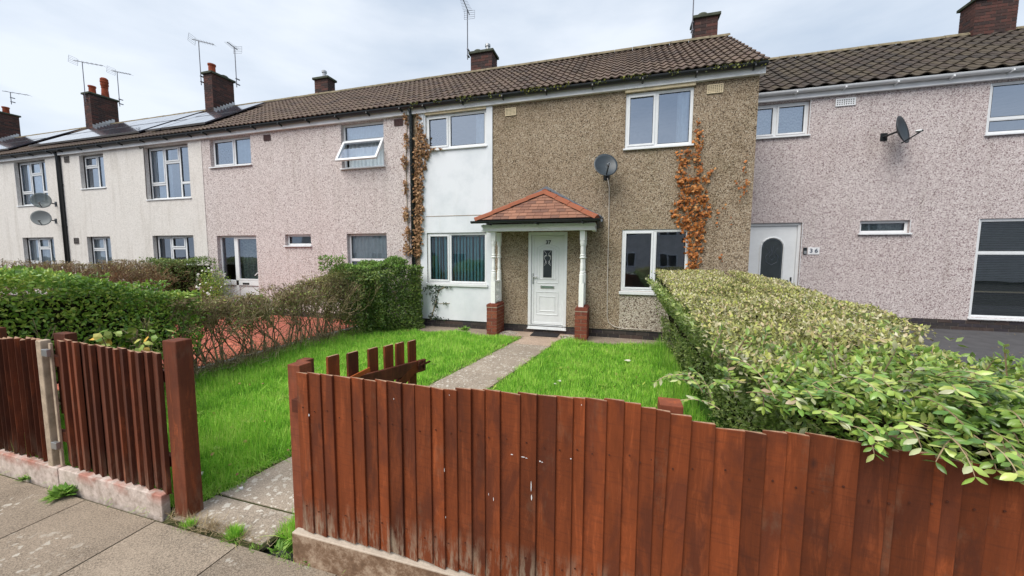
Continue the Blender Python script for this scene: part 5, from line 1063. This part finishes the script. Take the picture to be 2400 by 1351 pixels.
iv = empty('dead_ivy', (1.3, YF-.02, 0), 'bright orange dead ivy climbing right of the lower window', 'climbing plant', 'dead ivy on the walls')
sp = [(1636, 300, 5, 16), (1637, 330, 9, 16), (1633, 362, 6, 18), (1636, 395, 8, 14), (1605, 365, 17, 13), (1600, 395, 10, 14), (1598, 420, 12, 16), (1620, 430, 26, 16), (1625, 455, 30, 16), (1622, 478, 34, 14), (1612, 500, 34, 14), (1618, 520, 30, 14), (1625, 540, 26, 12), (1628, 560, 20, 14), (1626, 585, 17, 14), (1625, 608, 14, 14), (1655, 415, 8, 8), (1665, 400, 6, 8), (1650, 505, 10, 10), (1662, 490, 5, 10), (1590, 478, 12, 9), (1622, 625, 14, 12)]
P = blobs_on_wall(sp, 19); ivy_leaves(iv, P, .054, 'orangeivy', 290)
q = MB()
for p_ in (((1626, 640), (1628, 560), (1622, 470), (1634, 400), (1637, 300)), ((1626, 600), (1612, 500), (1600, 400), (1606, 360)), ((1628, 500), (1655, 440), (1668, 395))):
    q.tube([(F(*c, YF)[0], YF-.012, F(*c, YF)[1]) for c in p_], [.012]+[.007]*(len(p_)-1), 5)
q.build('stems', 'twig', iv)
for lb, sp, d_n in (('small orange ivy remnant near the right corner of the brown house', [(1747, 385, 5, 18), (1745, 430, 12, 10), (1738, 450, 10, 12), (1735, 470, 4, 10)], 12), ('scattered rusty ivy wisps low on the brown wall', [(1700, 480, 4, 12), (1680, 520, 3, 22), (1710, 520, 4, 12), (1688, 610, 5, 14), (1682, 495, 4, 8), (1725, 425, 3, 4)], 8)):
    o = empty('dead_ivy', (F(*sp[0][:2], YF)[0], YF-.02, 0), lb, 'climbing plant', 'dead ivy on the walls'); P = blobs_on_wall(sp, d_n); ivy_leaves(o, P, .042, 'orangeivy', 200)
iv = empty('dead_ivy', (-4.7, YF-.02, 0), 'tall brown dead ivy wrapped round the mossy downpipe', 'climbing plant', 'dead ivy on the walls')
sp = [(985, 300, 8, 12), (988, 325, 16, 14), (992, 345, 22, 12), (990, 365, 22, 14), (986, 390, 18, 14), (984, 415, 14, 16), (984, 440, 13, 16), (983, 465, 13, 14), (985, 490, 12, 16), (984, 515, 12, 14), (983, 540, 12, 14), (980, 565, 13, 14), (980, 590, 13, 14), (953, 280, 5, 16), (954, 330, 5, 20), (950, 380, 6, 20), (952, 440, 4, 20), (953, 500, 7, 18), (957, 550, 7, 20), (955, 585, 10, 14), (1022, 350, 18, 3), (982, 280, 4, 10)]
P = blobs_on_wall(sp, 46, YF-.02); ivy_leaves(iv, P, .055, 'brownivy', 290)
q = MB()
for p_ in (((968, 610), (975, 500), (985, 400), (990, 300), (984, 268)), ((962, 600), (955, 500), (952, 380), (955, 280))): q.tube([(F(*c, YF)[0], YF-.016, F(*c, YF)[1]) for c in p_], .008, 5)
q.build('stems', 'twig', iv)
iv = empty('dark_ivy', (-4.0, YF-.02, 0), 'dark live ivy sprig creeping below the teal blind window', 'climbing plant')
sp = [(1020, 690, 8, 30), (1030, 680, 6, 10), (1022, 715, 8, 14), (1015, 740, 12, 10), (1045, 672, 20, 3), (1047, 710, 9, 4), (1030, 745, 30, 5), (1005, 680, 12, 12)]
P = blobs_on_wall(sp, 22, YF-.02); n = len(P); V, Fc = scatter(IVY_V, IVY_F, P, nrm(rv(n)*.7+np.array((0, -.2, -.6))), nrm(rv(n)*.5+np.array((0, -1, .3))), .04); o = put('foliage', npmesh('foliage', V, Fc, 'darkivy'), iv); o['kind'] = 'stuff'
q = MB(); q.tube([(F(*c, YF)[0], YF-.02, F(*c, YF)[1]) for c in ((1010, 750), (1022, 710), (1030, 680), (1045, 672))], .012, 5); q.tube([(F(*c, YF)[0], YF-.02, F(*c, YF)[1]) for c in ((1022, 712), (1055, 711))], .005, 5); q.build('stems', 'twig', iv)
# moss along the gutters of 37
n = 4200; P = np.c_[rng.uniform(-4.7, 2.36, n), YF-.14+rng.normal(0, .04, n), 5.13+rng.normal(0, .010, n)]; ms = np.sin(P[:, 0]*9)+np.sin(P[:, 0]*3.7+1); P = P[ms > -.3]; n = len(P)
M['mossclump'] = leafmat('gutter moss', [(0, (.06, .07, .02)), (.6, (.17, .18, .04)), (1, (.32, .31, .08))], .9, None, 1, .1, .1)
P[:, 2] += -.055*(rng.random(n)**2)*(P[:, 1] < YF-.17); V, Fc = scatter(IVY_V, IVY_F, P, rv(n), rv(n), rng.uniform(.025, .05, n)); o = put('gutter_moss', npmesh('gutter_moss', V, Fc, 'mossclump'), h37); o['kind'] = 'stuff'
# ------------------------------------------------------------------ lawn
def lawn_pts(n):
    P = np.c_[rng.uniform(-5.5, .85, n), 1.62+(rng.random(n)**1.35)*5.85, np.zeros(n)]; l = -1.87-(7.71-P[:, 1])*.138; r = -1.13-(7.51-P[:, 1])*.141
    e = .035*np.sin(P[:, 1]*11)+.02*np.sin(P[:, 1]*27); k1 = (P[:, 0] < l+e) | (P[:, 0] > r-e)
    k2 = ~((P[:, 0] > -2.76) & (P[:, 0] < -.58) & (P[:, 1] > 7.36)) & (P[:, 1] < 7.30+.1*np.sin(P[:, 0]*5))
    return P[k1 & k2]
P = lawn_pts(235000); n = len(P)
tall = .5+.5*np.sin(P[:, 0]*3.1+np.sin(P[:, 1]*2.3)*1.5)*np.sin(P[:, 1]*2.7+1); edge = np.exp(-((P[:, 1]-1.6)/.35))+np.exp(-np.abs(P[:, 0]-.75)/.15)+np.exp(-np.abs(P[:, 0]+5.3)/.2)
clump = np.clip(np.sin(P[:, 0]*13+2*np.sin(P[:, 1]*5))*np.sin(P[:, 1]*11+1.5*np.sin(P[:, 0]*7)), 0, 1); L_ = (.03+.075*tall*rng.random(n)+.035*rng.random(n)+.06*clump*rng.random(n))*(1+.9*np.minimum(edge, 1)); path_d = np.minimum(np.abs(P[:, 0]-(-1.87-(7.71-P[:, 1])*.138)), np.abs(P[:, 0]-(-1.13-(7.51-P[:, 1])*.141))); L_ *= np.clip(.45+path_d*2.2, .45, 1)
yaw_ = rng.random(n)*6.283; A = nrm(np.c_[np.cos(yaw_)*.8, np.sin(yaw_)*.8, np.ones(n)*rng.uniform(.25, 1.2, n)]); V, Fc = scatter(BLADE_V, BLADE_F, P, A, nrm(np.c_[-np.cos(yaw_), -np.sin(yaw_), .3*np.ones(n)]), L_, .0030+.0009*P[:, 1])
V0, F0 = V, Fc
nc = 1500; C_ = lawn_pts(nc*2)[:nc]; m_ = 16; wsel = np.exp(-((C_[:, 1]-2.2)/1.3)**2)+.35*np.exp(-np.abs(C_[:, 0]-.75)/.3)+.25; C_ = C_[rng.random(len(C_)) < wsel]; P = np.repeat(C_, m_, 0)+rng.normal(size=(len(C_)*m_, 3))*np.array((.022, .022, 0)); n = len(P); pdist = np.minimum(np.abs(P[:, 0]-(-1.87-(7.71-P[:, 1])*.138)), np.abs(P[:, 0]-(-1.13-(7.51-P[:, 1])*.141))); P = P[pdist > .06]; n = len(P)
cy_ = rng.random(n)*6.283; A = nrm(np.c_[np.cos(cy_)*.9+.25, np.sin(cy_)*.9-.2, rng.uniform(.35, 1.3, n)]); LG_V = np.array([(-.5, 0, 0), (.5, 0, 0), (-.45, .4, .10), (.45, .4, .10), (-.3, .75, .34), (.3, .75, .34), (0, 1, .62)]); LG_F = np.array([(0, 1, 3), (0, 3, 2), (2, 3, 5), (2, 5, 4), (4, 5, 6)])
LG_V = LG_V*np.array((1, 1, -1)); V2, F2 = scatter(LG_V, LG_F, P, A, np.tile((0, 0, 1.), (n, 1)), rng.uniform(.07, .17, n), .0036+.0008*P[:, 1]); V = np.concatenate([V0, V2]); Fc = np.concatenate([F0, F2+len(V0)])
tag(put('lawn_grass', npmesh('lawn_grass', V, Fc, 'grassblade')), 'bright green uncut grass of the front lawn', 'grass', kind='stuff')
def rosette(name, label, cat, c, r, n, mat, h_=.5, grp=None, wr=.5, blade=False):
    a = rng.random(n)*6.283; A = np.c_[np.cos(a), np.sin(a), rng.uniform(.1, h_*2, n)]; NN = np.c_[-np.cos(a)*.3, -np.sin(a)*.3, np.ones(n)]
    P = np.array(c)+np.c_[rng.normal(0, r*.25, n), rng.normal(0, r*.18, n), np.zeros(n)]; tv, tf = (BLADE_V, BLADE_F) if blade else (LEAF_V, LEAF_F); s = rng.uniform(.5, 1.1, n)*r
    V, Fc = scatter(tv, tf, P, A, NN, s, s*wr if not blade else .004); o = put(name, npmesh(name, V, Fc, mat)); tag(o, label, cat, grp); return o
WG = 'weeds growing in the joints and lawn'
for nm, lb, p, r, n, m, bl in (
    ('weed_clump', 'bright green weed clump at the foot of the left fence', (150, 1163), .09, 190, 'weedleaf', False),
    ('weed_clump', 'low moss and weed by the left fence board', (60, 1128), .05, 60, 'weedleaf', False),
    ('weed_clump', 'upright leafy weeds below the right fence corner', (735, 1316), .05, 70, 'weedleaf', False),
    ('grass_tuft', 'grass tuft in the gap where path meets pavement', (550, 1262), .07, 420, 'grassblade', True),
    ('grass_tuft', 'grass tuft at the base of the gate post', (445, 1238), .05, 160, 'grassblade', True),
    ('weed_clump', 'flat pale weed leaves in the pavement joint', (650, 1296), .06, 26, 'weedleaf', False),
    ('weed_clump', 'dandelion rosette in the lawn before the gate', (600, 868), .12, 16, 'weedleaf', False),
    ('weed_clump', 'weed beside the left brick pier', (1090, 775), .14, 60, 'weedleaf', False),
    ('weed_clump', 'weed between chippings and doormat', (1222, 776), .14, 50, 'weedleaf', False),
    ('weed_clump', 'weed by the right chippings heap', (1322, 795), .10, 30, 'darkleaf', False)):
    x, y = G(*p); rosette(nm, lb, 'weed' if nm == 'weed_clump' else 'grass tuft', (x, y, .012), r, n, m, .6, WG, .5, bl)
# grass and dry litter along the kerb joint
n = 620; P = np.c_[rng.uniform(-2.62, -1.55, n), rng.normal(1.515, .018, n), np.full(n, .0)]; P = P[np.sin(P[:, 0]*14)+np.sin(P[:, 0]*31) > .1]; n = len(P)
V, Fc = scatter(BLADE_V, BLADE_F, P, nrm(rv(n)*.6+np.array((0, 0, .8))), rv(n), rng.uniform(.015, .04, n), .003); tag(put('joint_grass', npmesh('joint_grass', V, Fc, 'grassblade')), 'fine grass growing along the joint at the gateway', 'grass', kind='stuff')
n = 420; P = np.c_[rng.normal(-2.40, .20, n), rng.normal(1.545, .025, n), rng.uniform(.012, .03, n)]; A = rv(n); A[:, 2] *= .15; V, Fc = scatter(BLADE_V, BLADE_F, P, A, np.tile((0, 0, 1.), (n, 1)), rng.uniform(.03, .10, n), .003)
tag(put('dry_litter', npmesh('dry_litter', V, Fc, 'straw')), 'brown dry roots and litter in the gateway', 'litter', kind='stuff')
n = 1500; y_ = rng.uniform(1.6, 7.3, n); sd_ = rng.random(n) < .5; x_ = np.where(sd_, -1.87-(7.71-y_)*.138, -1.13-(7.51-y_)*.141)+rng.normal(0, .025, n)
A = rv(n); A[:, 2] *= .2; V, Fc = scatter(BLADE_V, BLADE_F, np.c_[x_, y_, np.full(n, .02)], A, np.tile((0, 0, 1.), (n, 1)), rng.uniform(.02, .06, n), .003); tag(put('dry_litter', npmesh('dry_litter', V, Fc, 'straw')), 'dry clippings along the path edges', 'litter', kind='stuff')
n = 260; P = np.c_[rng.uniform(3.5, 9, n), rng.uniform(5, 9.9, n), np.zeros(n)]; P[:, 2] = (P[:, 1]-2.3)/7.7*.21+.008; A = rv(n); A[:, 2] *= .1
V, Fc = scatter(LEAF_V, LEAF_F, P, A, np.tile((0, 0, 1.), (n, 1)), rng.uniform(.015, .05, n)); tag(put('leaf_litter', npmesh('leaf_litter', V, Fc, 'straw')), 'small bits of litter and leaf on the dark tarmac drive', 'litter', kind='stuff')
C_ = lawn_pts(150)[:70]; P = np.repeat(C_, 9, 0)+rng.normal(size=(630, 3))*np.array((.02, .02, 0))+np.array((0, 0, .045)); a = rng.random(630)*6.283
V, Fc = scatter(LEAF_V, LEAF_F, P, np.c_[np.cos(a), np.sin(a), rng.uniform(.1, .6, 630)], np.c_[-np.cos(a)*.3, -np.sin(a)*.3, np.ones(630)], rng.uniform(.04, .09, 630), rng.uniform(.03, .06, 630)); tag(put('lawn_weeds', npmesh('lawn_weeds', V, Fc, 'greenleaf')), 'broad-leaved weeds scattered through the lawn', 'weeds', kind='stuff')
P = lawn_pts(420)[:200]+np.array((0, 0, .06)); A = rv(200); A[:, 2] *= .3; V, Fc = scatter(IVY_V, IVY_F, P, A, rv(200)*.4+np.array((0, 0, 1)), rng.uniform(.015, .035, 200)); tag(put('fallen_leaves', npmesh('fallen_leaves', V, Fc, 'brownivy')), 'small brown fallen leaves sprinkled over the lawn', 'leaves', kind='stuff')
# fallen bits
def chip(label, cat, name, p, L_, w_, mat, z=.03, rz=.5, rx=0):
    x, y = G(*p); q = MB(); q.poly([(L_*(math.cos(a)), w_*math.sin(a), .006*math.sin(2*a)) for a in [2*math.pi*i/9 for i in range(9)]]); q.poly([(L_*math.cos(a), w_*math.sin(a), .006*math.sin(2*a)-.006) for a in [2*math.pi*i/9 for i in range(9)]][::-1])
    o = q.build(name, mat, loc=(x, y, z)); o.rotation_euler = (rx, 0, rz); tag(o, label, cat)
chip('white feather standing in the grass near the bare hedge', 'feather', 'feather', (674, 832), .075, .02, 'sign', .07, 1.2, 1.1)
chip('pale fallen leaf on the grass by the gate post', 'leaf', 'fallen_leaf', (468, 1128), .03, .02, 'cutting', .06)
chip('small white pebble at the edge of the path', 'pebble', 'pebble', (565, 1153), .014, .01, 'sign', .03)
chip('yellow fallen leaf on the right lawn', 'leaf', 'fallen_leaf', (1310, 905), .03, .02, 'cutting', .07)
chip('curled dry leaf on the lawn near the privet hedge', 'leaf', 'fallen_leaf', (1470, 855), .05, .02, 'cutting', .07, .2, .4)
chip('small orange leaf on the right lawn before the fence', 'leaf', 'fallen_leaf', (1300, 912), .02, .014, 'cutting', .07)
